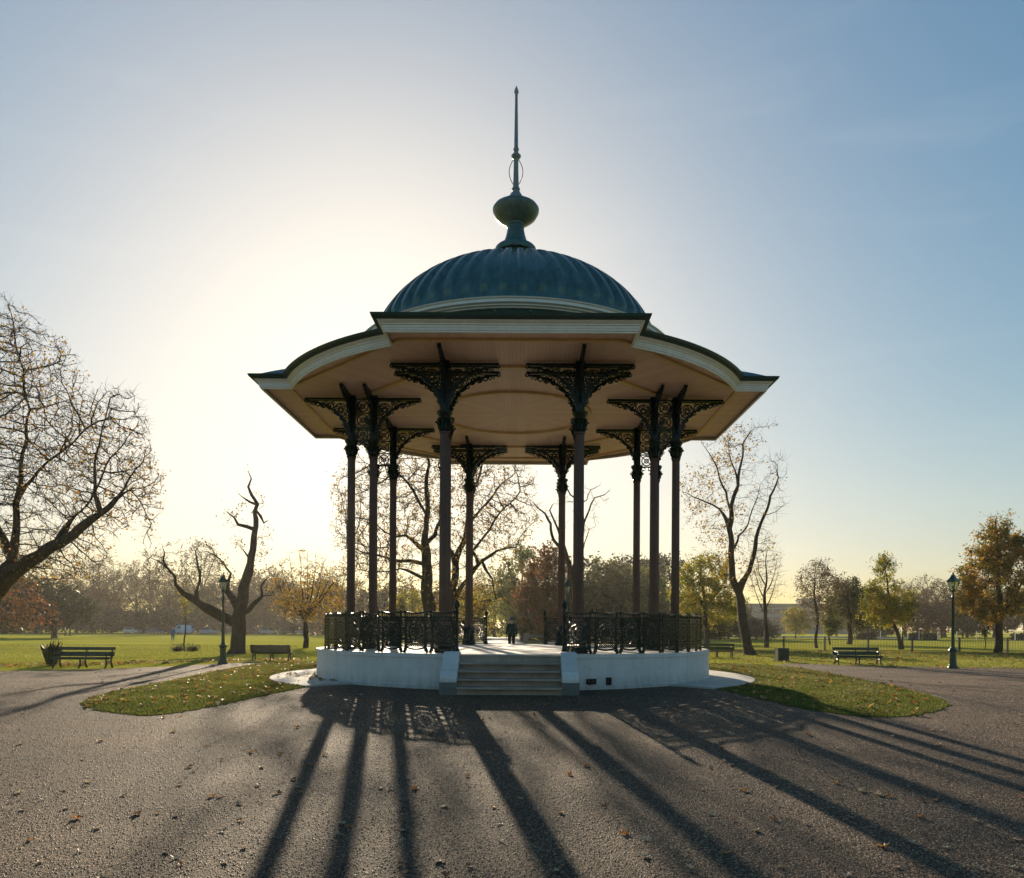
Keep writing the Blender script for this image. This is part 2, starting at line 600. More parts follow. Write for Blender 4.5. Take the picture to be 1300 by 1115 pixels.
# ------------------------------------------------------------------ setting: ground sheets
def sheet(name, poly, lift, mat, mound=0.0, ystep=1.0):
    bm = bmesh.new()
    f = bm.faces.new([bm.verts.new((p[0], p[1], 0)) for p in poly])
    ys = [p[1] for p in poly]
    y = math.ceil(min(ys))
    while y < min(max(ys), 27):
        bmesh.ops.bisect_plane(bm, geom=bm.verts[:] + bm.edges[:] + bm.faces[:], plane_co=(0, y, 0), plane_no=(0, 1, 0))
        y += ystep
    bmesh.ops.triangulate(bm, faces=bm.faces[:])
    for v in bm.verts:
        v.co.z = float(gz(v.co.y)) + lift
    bmesh.ops.recalc_face_normals(bm, faces=bm.faces)
    if sum(fc.normal.z for fc in bm.faces) < 0:
        bmesh.ops.reverse_faces(bm, faces=bm.faces)
    me = bpy.data.meshes.new(name)
    bm.to_mesh(me)
    bm.free()
    me.materials.append(mat)
    o = link(name, me)
    return tag(o, kind='structure')


def smooth_poly(pts, it=2):
    for _ in range(it):
        q = []
        n = len(pts)
        for i in range(n):
            a, b = Vector(pts[i][:2]), Vector(pts[(i + 1) % n][:2])
            q += [a * 0.75 + b * 0.25, a * 0.25 + b * 0.75]
        pts = q
    return pts


def ragged(pts, amp=0.06, step=0.25):
    out = []
    n = len(pts)
    for i in range(n):
        a, b = Vector(pts[i][:2]), Vector(pts[(i + 1) % n][:2])
        k = max(1, int((b - a).length / step))
        for j in range(k):
            p = a.lerp(b, j / k)
            out.append(p + Vector((random.uniform(-amp, amp), random.uniform(-amp, amp))))
    return out


# the ground: one sheet to the horizon
ys = np.concatenate([np.arange(-60, 30, 1.0), np.arange(30, 120, 10), [150, 250, 400, 800, 1600, 3500]])
xs = np.array([-3500, -800, -300, -100, -40, -15, 0, 15, 40, 100, 300, 800, 3500.0])
gx, gy = np.meshgrid(xs, ys)
V = np.stack([gx.ravel(), gy.ravel(), gz(gy.ravel()) - 0.004], 1)
nx, ny = len(xs), len(ys)
ii = np.arange((nx - 1) * (ny - 1))
a = (ii // (nx - 1)) * nx + ii % (nx - 1)
ground = link('ground', np_mesh('ground', V, [(np.stack([a, a + 1, a + nx + 1, a + nx], 1), 0)], [M['lawn']]))
tag(ground, kind='structure')

BC = Vector((-0.40, 30.4, 0.0))       # middle of the bandstand

gl = [G(283, 842), G(240, 845), G(150, 849), G(60, 851), G(0, 852)]
gr = [G(1010, 842), G(1060, 844), G(1150, 846), G(1300, 848)]
plaza = [Vector((gl[0].x + 3.5, gl[0].y + 2.2))] + [p.xy for p in gl] + [Vector((-34, 30)), Vector((-40, -40)), Vector((40, -40)), Vector((34, 34))] + \
        [p.xy for p in reversed(gr)] + [Vector((11.0, 37.5)), Vector((4, 41.5)), Vector((-4, 42.5))]
gravel = sheet('gravel', ragged(plaza, 0.07, 0.5), 0.0, M['gravel'])

isl_l = [G(*p) for p in ((100, 893), (118, 902), (190, 911), (260, 900), (330, 885), (388, 873), (420, 868))]
isl_l = [p.xy for p in isl_l] + [Vector((-3.0, 30)), Vector((-6, 39)), Vector((-11.5, 41.5))] + [G(*p).xy for p in ((330, 842), (270, 853), (190, 870), (130, 881))]
isl_r = [G(*p) for p in ((1207, 893), (1195, 904), (1130, 913), (1050, 906), (985, 893), (930, 880), (890, 870))]
isl_r = [p.xy for p in isl_r] + [Vector((3.0, 30)), Vector((6, 39)), Vector((11.5, 41.5))] + [G(*p).xy for p in ((1000, 846), (1060, 856), (1130, 871), (1180, 882))]
isl_l, isl_r = smooth_poly(isl_l), smooth_poly(isl_r)
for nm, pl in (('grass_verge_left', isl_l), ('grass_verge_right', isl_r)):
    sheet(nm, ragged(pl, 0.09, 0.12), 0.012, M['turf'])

# road with parked cars beyond the left lawn, pale path behind the bandstand
road = sheet('road', [Vector((-140, 178)), Vector((-25, 176)), Vector((-25, 186)), Vector((-140, 188))], 0.004, M['asphalt'])
path = sheet('path', [Vector((-2.2, 39.0)), Vector((1.4, 39.0)), Vector((0.2, 75)), Vector((-1.0, 150)), Vector((-7, 150)), Vector((-4.2, 75))], 0.006, M['concrete'])


def inside(poly, x, y):
    px = np.array([p[0] for p in poly])
    py = np.array([p[1] for p in poly])
    r = np.zeros(len(x), bool)
    j = len(px) - 1
    for i in range(len(px)):
        c = ((py[i] > y) != (py[j] > y)) & (x < (px[j] - px[i]) * (y - py[i]) / (py[j] - py[i] + 1e-12) + px[i])
        r ^= c
        j = i
    return r


def blades(name, xy, h, w, mats, mi=None, lift=0.0, lean=0.5):
    n = len(xy)
    ang = rng.uniform(0, 2 * PI, n)
    hh = h * rng.uniform(0.5, 1.4, n)
    ww = w * rng.uniform(0.7, 1.3, n)
    z0 = gz(xy[:, 1]) + lift
    ux, uy = np.cos(ang), np.sin(ang)
    la = rng.uniform(0, 2 * PI, n)
    ll = hh * lean * rng.uniform(0.2, 1.2, n)
    b0 = np.stack([xy[:, 0] - ux * ww, xy[:, 1] - uy * ww, z0], 1)
    b1 = np.stack([xy[:, 0] + ux * ww, xy[:, 1] + uy * ww, z0], 1)
    t = np.stack([xy[:, 0] + np.cos(la) * ll, xy[:, 1] + np.sin(la) * ll, z0 + hh], 1)
    V = np.stack([b0, b1, t], 1).reshape(-1, 3)
    F = np.arange(3 * n).reshape(-1, 3)
    return np_mesh(name, V, [(F, 0)], mats)


def scatter(poly, n):
    x0, x1 = min(p[0] for p in poly), max(p[0] for p in poly)
    y0, y1 = min(p[1] for p in poly), max(p[1] for p in poly)
    out = np.zeros((0, 2))
    while len(out) < n:
        p = np.stack([rng.uniform(x0, x1, n), rng.uniform(y0, y1, n)], 1)
        p = p[inside(poly, p[:, 0], p[:, 1])]
        p = p[np.hypot(p[:, 0] - BC.x, p[:, 1] - BC.y) > 9.15]
        out = np.concatenate([out, p])
    return out[:n]


for nm, pl in (('left', isl_l), ('right', isl_r)):
    g = link('grass', blades('grass', scatter(pl, 52000), 0.05, 0.006, [M['blade']], lift=0.01, lean=0.9))
    tag(g, 'short autumn grass covering the curved verge on the %s of the bandstand' % nm, 'grass', kind='stuff')

lawn_l = [(-75, 46), (-62, 75), (-22, 75), (-12, 44), (-15.5, 40), (-20, 36), (-24, 33.2), (-34, 31)]
lawn_r = [(34, 36), (23, 35.8), (17, 38), (13, 41), (10, 44), (14, 66), (50, 66), (50, 40)]
for nm, pl in (('beside the left bench', lawn_l), ('between the gravel and the iron railing', lawn_r)):
    p = scatter(pl, 60000)
    g = link('lawn_grass', blades('lawn_grass', p, 0.065, 0.012, [M['blade']], lift=-0.01, lean=0.9))
    tag(g, 'sunlit mown grass %s' % nm, 'grass', kind='stuff')

# loose pebbles on the near gravel (a mass: nobody could count it)
n = 95000
yy = 6.0 * (26.0 / 6.0) ** rng.uniform(0, 1, n)
xx = rng.uniform(-0.72, 0.72, n) * yy
ok = ~(inside(isl_l, xx, yy) | inside(isl_r, xx, yy)) & (np.hypot(xx - BC.x, yy - BC.y) > 9.2)
xx, yy = xx[ok], yy[ok]
n = len(xx)
sz = rng.uniform(0.0045, 0.0115, n) * (0.75 + yy / 30)
base = np.array([(1, 0, 0), (0, 1, 0), (-1, 0, 0), (0, -1, 0), (0, 0, 0.75), (0, 0, -0.75)], float)
ob = base[None] * rng.uniform(0.7, 1.3, (n, 6, 1))
an = rng.uniform(0, 2 * PI, n)
ca, sa = np.cos(an)[:, None], np.sin(an)[:, None]
ox = (ob[..., 0] * ca - ob[..., 1] * sa) * sz[:, None]
oy = (ob[..., 0] * sa + ob[..., 1] * ca) * sz[:, None]
oz = ob[..., 2] * sz[:, None]
V = np.stack([ox + xx[:, None], oy + yy[:, None], oz + gz(yy)[:, None] + sz[:, None] * 0.35], 2).reshape(-1, 3)
tri = np.array([(0, 1, 4), (1, 2, 4), (2, 3, 4), (3, 0, 4)])
F = (np.arange(n)[:, None, None] * 6 + tri[None]).reshape(-1, 3)
peb = link('loose_gravel', np_mesh('loose_gravel', V, [(F, 0)], [M['pebble']]))
tag(peb, 'loose brown and grey pebbles lying over the gravel foreground', 'gravel', kind='stuff')


# ------------------------------------------------------------------ bandstand
bs = thing('bandstand', 'large domed Victorian bandstand with maroon columns, dark green ironwork and white base', 'bandstand', BC)
FZ = 1.045          # floor height
CZ = 10.25         # ceiling height
A_, B_ = 2.14, 5.12
E_, W_, YA = 9.06, 3.83, 7.88


def arc_pts(r, a0, a1, n):
    return [(r * math.cos(a0 + (a1 - a0) * k / n), r * math.sin(a0 + (a1 - a0) * k / n)) for k in range(n + 1)]


def rot2(p, k):
    for _ in range(k % 4):
        p = (-p[1], p[0])
    return p


# eave outline: four straight projecting fronts joined by curved quadrants (counter-clockwise)
outline = []
ra = math.hypot(W_, YA)
for k in range(4):
    seg = [(-W_ + 2 * W_ * t / 8, -E_) for t in range(9)]
    a0, a1 = math.atan2(-YA, W_), math.atan2(-W_, YA)
    seg += arc_pts(ra, a0, a1, 18)
    outline += [rot2(p, k) for p in seg]
NO = len(outline)


def offset(poly, d):
    """outline moved outwards by d with mitred corners"""
    out = []
    n = len(poly)
    for i in range(n):
        p0, p1, p2 = Vector(poly[i - 1]), Vector(poly[i]), Vector(poly[(i + 1) % n])
        e1, e2 = (p1 - p0).normalized(), (p2 - p1).normalized()
        n1, n2 = Vector((e1.y, -e1.x)), Vector((e2.y, -e2.x))
        m = (n1 + n2)
        m = m / max(0.3, m.dot(n1)) if m.length > 1e-4 else n1
        out.append(tuple(p1 + m * d))
    return out


def sweep(mb, poly, prof, mi=0):
    rows = [[(x, y, z) for x, y in offset(poly, o)] for o, z in prof]
    n = len(poly)
    vs = [v for r in rows for v in r]
    fs = []
    for j in range(len(rows) - 1):
        for k in range(n):
            k2 = (k + 1) % n
            fs.append((j * n + k, j * n + k2, (j + 1) * n + k2, (j + 1) * n + k))
    mb.add(vs, fs, mi)


# fascia, gutter
mb = MB()
sweep(mb, outline, [(-0.34, 10.124), (-0.34, 10.090), (-0.28, 10.090), (-0.28, 10.131), (-0.25, 10.141), (-0.25, 10.192), (-0.235, 10.206), (-0.235, 10.270),
                    (-0.20, 10.280), (-0.20, 10.314), (-0.15, 10.335), (-0.11, 10.369), (-0.11, 10.389), (-0.4, 10.389)])
mb.build('eaves_cornice', M['white'], bs, smooth=30)
mb = MB()
sweep(mb, outline, [(-0.13, 10.394), (-0.03, 10.399), (0.03, 10.431), (0.05, 10.479), (0.06, 10.515), (0.02, 10.515), (-0.02, 10.479), (-0.16, 10.479)])
for i in range(0, NO, 3):
    p = Vector(outline[i])
    mb.lathe([(0.0, -0.03), (0.028, -0.02), (0.028, 0.02), (0.0, 0.03)], 8, (p.x * 0.999, p.y * 0.999, 10.415))
mb.build('gutter', M['green_flat'], bs, smooth=30)

# skirt roof: from the eaves up to the drum, with standing seams
mb = MB()
ot = offset(outline, -0.06)
NR = 6
vs, fs = [], []
for j in range(NR + 1):
    t = j / NR
    for x, y in ot:
        a = math.atan2(y, x)
        r0 = math.hypot(x, y)
        r = r0 + (5.7 - r0) * t
        vs.append((r * math.cos(a), r * math.sin(a), 10.485 + (11.68 - 10.485) * (t ** 0.9)))
for j in range(NR):
    for k in range(NO):
        k2 = (k + 1) % NO
        fs.append((j * NO + k, j * NO + k2, (j + 1) * NO + k2, (j + 1) * NO + k))
mb.add(vs, fs)
skirt = mb.build('roof_skirt', M['lead'], bs, smooth=25)
mb = MB()
for k in range(64):
    a = 2 * PI * (k + 0.5) / 64
    best = None
    for i in range(NO):
        p, q = Vector(ot[i]), Vector(ot[(i + 1) % NO])
        d = Vector((math.cos(a), math.sin(a)))
        den = d.x * (q.y - p.y) - d.y * (q.x - p.x)
        if abs(den) < 1e-9:
            continue
        t = (p.x * (q.y - p.y) - p.y * (q.x - p.x)) / den
        s = (p.x * d.y - p.y * d.x) / den
        if t > 0 and -1e-6 <= s <= 1:
            best = t if best is None else max(best, t)
    if best is None:
        continue
    pts = []
    for t in (0.0, 0.25, 0.5, 0.75, 1.0):
        r = best + (5.75 - best) * t
        pts.append((r * math.cos(a), r * math.sin(a), 10.505 + 1.195 * (t ** 0.9)))
    mb.tube(pts, 0.045, 6)
mb.build('standing_seam', M['lead'], skirt, smooth=True)

# drum + cornice ring under the dome
mb = MB()
mb.lathe([(5.6, 11.5), (5.75, 11.52), (5.75, 12.02), (5.6, 12.02)], 96)
for k in range(32):
    a = 2 * PI * (k + 0.5) / 32
    mb.lathe([(0.0, -0.045), (0.05, -0.03), (0.05, 0.03), (0, 0.045)], 8, (5.77 * math.cos(a), 5.77 * math.sin(a), 11.93), mi=1)
mb.build('drum', [M['green_flat'], M['lead']], bs, smooth=40)
mb = MB()
mb.lathe([(5.6, 12.000), (5.84, 12.000), (5.86, 12.034), (5.94, 12.051), (5.95, 12.082), (6.05, 12.116), (6.05, 12.211), (6.1, 12.224), (6.12, 12.258), (5.4, 12.272)], 128)
mb.build('dome_cornice', M['white'], bs, smooth=30)

# ribbed dome
NB, SUB, NV = 52, 12, 46
na = NB * SUB
t = np.linspace(0, PI / 2 * 0.93, NV)
pr = 5.42 * np.cos(t) ** 0.9
pz = 12.28 + 3.45 * np.sin(t) ** 1.15
ang = np.arange(na) * 2 * PI / na
ph = (ang * NB / (2 * PI)) % 1.0
d = np.abs(ph - 0.5) * 2           # 0 in the middle of a rib
across = np.clip((0.52 - d) / 0.16, 0, 1)
across = across * across * (3 - 2 * across)
Vd = []
for j in range(NV):
    tj = t[j]
    along = np.clip((tj - 0.20 - 0.05 * (d ** 2)) / 0.035, 0, 1)
    lift = 0.13 * across * along * min(1.0, 0.35 + pr[j] / 3.5)
    nr_, nz_ = math.cos(tj), math.sin(tj)
    r = pr[j] + lift * nr_
    z = pz[j] + lift * nz_
    Vd.append(np.stack([r * np.cos(ang), r * np.sin(ang), z], 1))
Vd = np.concatenate(Vd)
jj, kk = np.meshgrid(np.arange(NV - 1), np.arange(na), indexing='ij')
k2 = (kk + 1) % na
Fd = np.stack([jj * na + kk, jj * na + k2, (jj + 1) * na + k2, (jj + 1) * na + kk], 2).reshape(-1, 4)
dome = link('dome', np_mesh('dome', Vd, [(Fd, 0)], [M['lead']], True), bs)
mb = MB()
mb.lathe([(5.46, 12.26), (5.62, 12.26), (5.62, 12.34), (5.5, 12.40), (5.42, 12.48)], 128)
mb.build('dome_roll', M['lead'], dome, smooth=30)

# finial: neck, urn, bell, spire
fin = MB().lathe([(0.98, 15.45), (0.95, 15.72), (0.80, 15.80), (0.72, 15.95), (0.66, 16.35), (0.64, 16.48), (0.80, 16.5), (0.82, 16.56), (0.80, 16.70), (0.74, 16.76), (0.6, 16.79), (0.52, 16.86), (0.46, 16.97), (0.38, 17.2), (0.33, 17.45), (0.32, 17.55), (0.36, 17.6), (0.36, 17.66), (0.30, 17.7)], 32)
finial = fin.build('finial', M['lead'], bs, smooth=30)
MB().lathe([(0.30, 17.66), (0.38, 17.70), (0.60, 17.80), (0.79, 17.95), (0.89, 18.12), (0.91, 18.20), (0.91, 18.26), (0.86, 18.31), (0.84, 18.36), (0.74, 18.42), (0.64, 18.47), (0.62, 18.50), (0.44, 18.53), (0.30, 18.56)], 36).build('urn', M['lead'], finial, smooth=50)
MB().lathe([(0.36, 18.55), (0.36, 18.60), (0.30, 18.70), (0.22, 18.85), (0.15, 18.96), (0.12, 19.0), (0.16, 19.03), (0.16, 19.09), (0.11, 19.12)], 24).build('bell_cap', M['spire'], finial, smooth=40)
sp = MB().lathe([(0.115, 19.1), (0.10, 19.6), (0.09, 20.24), (0.14, 20.27), (0.19, 20.33), (0.19, 20.38), (0.13, 20.44), (0.085, 20.5), (0.085, 20.56), (0.115, 20.6), (0.115, 20.64), (0.08, 20.68), (0.05, 22.76),
                (0.055, 22.78), (0.09, 22.86), (0.085, 22.92), (0.0, 23.14)], 14)
sp.build('spire', M['spire'], finial, smooth=40)
mb = MB()
for s in (-1, 1):
    for ax in (0, 1):
        pts = []
        for k in range(15):
            q = k / 14
            o = 0.06 + 0.21 * math.sin(PI * q) ** 0.9
            pts.append(((s * o, 0, 20.28 - 1.1 * q) if ax == 0 else (0, s * o, 20.28 - 1.1 * q)))
        mb.tube(pts, 0.016, 6)
mb.build('wire_loop', M['spire'], finial, smooth=True)

# boarded ceiling: eight sectors, boards run towards the middle
bm = bmesh.new()
uvl = bm.loops.layers.uv.new('UVMap')
ci = offset(outline, -0.30)
nring = 5
for i in range(NO):
    p, q = Vector(ci[i]), Vector(ci[(i + 1) % NO])
    mid = (p + q) / 2
    sec = round(math.atan2(mid.y, mid.x) / (PI / 4)) * (PI / 4)
    d = Vector((math.cos(sec), math.sin(sec)))
    tn = Vector((-d.y, d.x))
    for j in range(nring):
        t0, t1 = j / nring, (j + 1) / nring
        c4 = [p * t0, q * t0, q * t1, p * t1]
        if j == 0:
            c4 = [Vector((0, 0)), q * t1, p * t1]
        f = bm.faces.new([bm.verts.new((v.x, v.y, CZ)) for v in c4])
        for lp in f.loops:
            v = Vector(lp.vert.co.xy)
            lp[uvl].uv = (v.dot(tn) + 20, v.dot(d))
bmesh.ops.remove_doubles(bm, verts=bm.verts, dist=1e-4)
for f in bm.faces:
    if f.normal.z > 0:
        f.normal_flip()
me = bpy.data.meshes.new('ceiling')
bm.to_mesh(me)
bm.free()
me.materials.append(M['ceiling'])
ceil = link('ceiling', me, bs)


def moulding(mb, pts, w=0.14, h=0.06, closed=True):
    n = len(pts)
    for i in range(n if closed else n - 1):
        a, b = Vector(pts[i]), Vector(pts[(i + 1) % n])
        e = (b - a)
        L = e.length
        ang = math.atan2(e.y, e.x)
        c = (a + b) / 2
        mb.box((c.x, c.y, CZ - h / 2 - 0.003), (L + w * 0.4, w, h), ang)


def ngon(ap, n=8):
    r = ap / math.cos(PI / n)
    return [(r * math.cos(2 * PI * (k + 0.5) / n), r * math.sin(2 * PI * (k + 0.5) / n)) for k in range(n)]


mb = MB()
moulding(mb, ngon(7.85), 0.13, 0.07)
mb.build('ceiling_moulding', M['moulding'], ceil)
mb = MB()
moulding(mb, ngon(5.5), 0.22, 0.08)
mb.build('ceiling_moulding', M['moulding'], ceil)
mb = MB()
moulding(mb, ngon(2.9, 40), 0.14, 0.09)
mb.build('ceiling_moulding', M['moulding'], ceil)

# base: wall, floor, coping
RW = 7.45
mb = MB()
mb.lathe([(7.2, -0.3), (RW + 0.06, -0.3), (RW + 0.06, 0.10), (RW + 0.02, 0.13), (RW, 0.92), (RW + 0.03, 0.93), (RW + 0.03, 1.06), (RW, FZ), (6.9, FZ)], 128)
wall = mb.build('base_wall', M['white_wall'], bs, smooth=30)
for a, wv, hv in ((-104.5, 0.30, 0.16), (-71.0, 0.30, 0.16), (-66.5, 0.16, 0.22)):
    mt = Matrix.Rotation(R(a), 3, 'Z')
    mb = MB()
    mb.box(mt @ Vector((RW + 0.055, 0, 0.24)), (0.06, wv, hv), mat=mt)
    for k in range(4):
        mb.box(mt @ Vector((RW + 0.088, -wv / 2 + wv * (k + 0.5) / 4, 0.24)), (0.012, 0.012, hv), mat=mt)
    mb.build('vent', M['hole'], wall)
mb = MB()
mb.lathe([(0.0, FZ - 0.02), (6.95, FZ - 0.02), (6.95, FZ + 0.004), (0.0, FZ + 0.004)], 96)
mb.build('floor', M['floor'], bs)

# front and rear steps with sloping piers
for rz in (0.0, PI):
    mb = MB()
    hs, td = 0.218, 0.30
    y0 = -7.28
    for k in range(5):
        top = FZ - hs * k - (0.002 if k == 0 else 0)
        yb = y0 - td * k
        mb.box((0, (yb + td + yb - 0.0) / 2 - td / 2, top / 2 - 0.1), (2.96, td + 0.3 if k == 0 else td, top + 0.2))
        mb.box((0, yb - td / 2 - 0.02, top - 0.025), (2.962, td + 0.045, 0.055))
    mb.build('steps', M['step'], bs, rz=rz, recalc=True)
    for s in (-1, 1):
        mb = MB()
        prof = [(-7.1, -0.2), (-8.62, -0.2), (-8.62, 0.40), (-8.60, 0.46), (-8.45, 0.62), (-8.30, 0.64), (-7.62, 1.10), (-7.56, 1.13), (-7.1, 1.13)]
        mb.prism([(y, z) for y, z in prof], s * 1.485, s * 1.96, mp=lambda u, v, w: (w, u, v))
        pier = mb.build('stair_pier', M['white_wall'], bs, rz=rz)
        bv = pier.modifiers.new('bevel', 'BEVEL')
        bv.width = 0.025
        bv.segments = 2
        mb = MB()
        mb.box((s * 1.7225, -8.08, 0.05), (0.505, 1.12, 0.5))
        mb.build('pier_plinth', M['plinth_dark'], pier)

# ---- columns: four fronts x two sides x (inner, outer)
shaft = MB()
NF = 20
prof = [(0.168, FZ + 0.86), (0.168, FZ + 0.9), (0.15, FZ + 0.94), (0.148, 2.4), (0.138, 7.95), (0.16, 7.98), (0.16, 8.04)]
rows = []
for r, z in prof:
    for k in range(NF * 2):
        a = 2 * PI * k / (NF * 2)
        rr = r * (1.0 if k % 2 else 0.93)
        rows.append((rr * math.cos(a), rr * math.sin(a), z))
fs = []
m_ = NF * 2
for j in range(len(prof) - 1):
    for k in range(m_):
        k2 = (k + 1) % m_
        fs.append((j * m_ + k, j * m_ + k2, (j + 1) * m_ + k2, (j + 1) * m_ + k))
shaft.add(rows, fs)
ME_shaft = shaft.mesh('column', M['maroon'], smooth=20)
ME_base = MB().lathe([(0.30, FZ), (0.30, FZ + 0.14), (0.26, FZ + 0.18), (0.25, FZ + 0.22), (0.225, FZ + 0.26), (0.215, FZ + 0.66), (0.25, FZ + 0.70), (0.25, FZ + 0.76), (0.2, FZ + 0.82), (0.17, FZ + 0.88)], 8, phase=PI / 8).mesh('pedestal', M['green_iron'])
cap = MB()
cap.lathe([(0.155, 8.02), (0.185, 8.06), (0.165, 8.10), (0.17, 8.22), (0.21, 8.36), (0.25, 8.42), (0.19, 8.44), (0.2, 8.52), (0.25, 8.60), (0.25, 8.66), (0.17, 8.70)], 16)
for k in range(8):
    a = 2 * PI * k / 8
    d = Vector((math.cos(a), math.sin(a), 0))
    cap.tube([d * 0.16 + Vector((0, 0, 8.12)), d * 0.2 + Vector((0, 0, 8.28)), d * 0.27 + Vector((0, 0, 8.36)), d * 0.29 + Vector((0, 0, 8.31))], [0.035, 0.04, 0.03, 0.02], 5)
ME_cap = cap.mesh('capital', M['green_iron'], smooth=35)
pm = MB()
pm.box((0, 0, 9.46), (0.2, 0.2, 1.58))
pm.box((0, 0, 9.2), (0.13, 0.24, 1.0))
pm.box((0, 0, 10.20), (0.3, 0.3, 0.09))
ME_post = pm.mesh('upper_post', M['green_iron'])


def bracket_mesh():
    """pierced cast-iron spandrel in the u-z plane (u outwards from the post)"""
    mb = MB()
    z0, zt, L = 8.66, 10.2, 1.56
    H = zt - z0 - 0.13
    t = 0.055
    u0 = 0.09
    curve = [(u0 + L * (1 - math.cos(q)), z0 + H * math.sin(q)) for q in np.linspace(0, PI / 2, 19)]
    for p, q in zip(curve[:-1], curve[1:]):
        mb.bar(p, q, 0.07, t + 0.03)
    mb.bar((u0, zt - 0.04), (u0 + L + 0.06, zt - 0.04), 0.08, t + 0.06)
    mb.bar((u0, zt - 0.115), (u0 + L + 0.02, zt - 0.115), 0.03, t + 0.02)
    mb.bar((u0 + 0.02, z0), (u0 + 0.02, zt), 0.05, t)
    mb.ring(u0 + L + 0.03, zt - 0.10, 0.05, 0.04, t, 8)
    # rosette near the post
    ru, rv, rr = u0 + 0.31, zt - 0.44, 0.235
    mb.ring(ru, rv, rr, 0.042, t, 18)
    mb.ring(ru, rv, 0.07, 0.05, t, 10)
    for k in range(8):
        a = 2 * PI * k / 8
        mb.ring(ru + 0.145 * math.cos(a), rv + 0.145 * math.sin(a), 0.043, 0.026, t, 7)
    for cu, dv, r in ((0.70, 0.30, 0.125), (0.95, 0.265, 0.095), (1.15, 0.235, 0.07), (1.30, 0.21, 0.05), (1.42, 0.195, 0.036),
                      (0.60, 0.20, 0.05), (0.83, 0.19, 0.045), (0.13, 0.83, 0.105), (0.09, 1.06, 0.075), (0.06, 1.23, 0.05), (0.05, 0.19, 0.05),
                      (0.57, 0.5, 0.06), (0.08, 0.68, 0.045), (0.27, 0.75, 0.07), (0.2, 0.98, 0.05)):
        mb.ring(u0 + cu, zt - dv, r, min(0.04, r * 0.55), t, 12)
        if r > 0.09:
            mb.ring(u0 + cu + r * 0.2, zt - dv, r * 0.48, 0.03, t, 9, a0=0.5, a1=5.6)
            mb.ring(u0 + cu, zt - dv, 0.022, 0.03, t, 6)
    for q in np.linspace(0.25, 1.35, 7):
        mb.ring(u0 + L * (1 - math.cos(q)) + 0.03, z0 + H * math.sin(q) - 0.045, 0.022, 0.03, t, 6)
    return mb.mesh('bracket', M['green_iron'])


ME_bracket = bracket_mesh()


def link_mesh(L):
    """pierced panel joining the two columns of a pair"""
    mb = MB()
    t = 0.05
    z0, z1 = 8.62, 10.15
    g = L / 2 - 0.1
    for s in (-1, 1):
        mb.bar((s * (g - 0.02), z0), (s * (g - 0.02), z1), 0.05, t)
    n = 3
    hgt = (z1 - z0) / n
    for k in range(n + 1):
        mb.bar((-g, z0 + hgt * k), (g, z0 + hgt * k), 0.045, t)
    for k in range(n):
        c = z0 + hgt * (k + 0.5)
        mb.ring(0, c, 0.2, 0.04, t, 16)
        mb.ring(0, c, 0.085, 0.035, t, 10)
        mb.bar((-g, c - hgt / 2), (g, c + hgt / 2), 0.03, t - 0.004)
        mb.bar((-g, c + hgt / 2), (g, c - hgt / 2), 0.03, t - 0.008)
    for s in (-1, 1):
        mb.ring(s * 0.13, z0 - 0.08, 0.07, 0.035, t, 10)
    return mb.mesh('link_panel', M['green_iron'])


PAIR = 0.80
ME_link = link_mesh(PAIR)
for k in range(4):
    fr = k * PI / 2
    Rk = Matrix.Rotation(fr, 3, 'Z')
    for s in (-1, 1):
        for row in (0, 1):           # inner, outer
            loc = Rk @ Vector((s * A_, -(B_ + PAIR * row), 0))
            col = link('column', ME_shaft, bs, loc, fr)
            link('pedestal', ME_base, col)
            link('capital', ME_cap, col)
            link('upper_post', ME_post, col)
            for ang in (0.0, PI, (-PI / 2 if row else PI / 2)):
                link('bracket', ME_bracket, col, (0, 0, 0.0), ang)
            if row == 0:
                link('link_panel', ME_link, col, (0, -PAIR / 2, 0), PI / 2)

# ---- iron railing round the platform
RR = 7.18
a_f, a_b = math.asin(1.62 / RR), math.asin(1.42 / RR)
NBAY = 21
step = (PI - a_f - a_b) / NBAY
BL = 2 * RR * math.sin(step / 2)


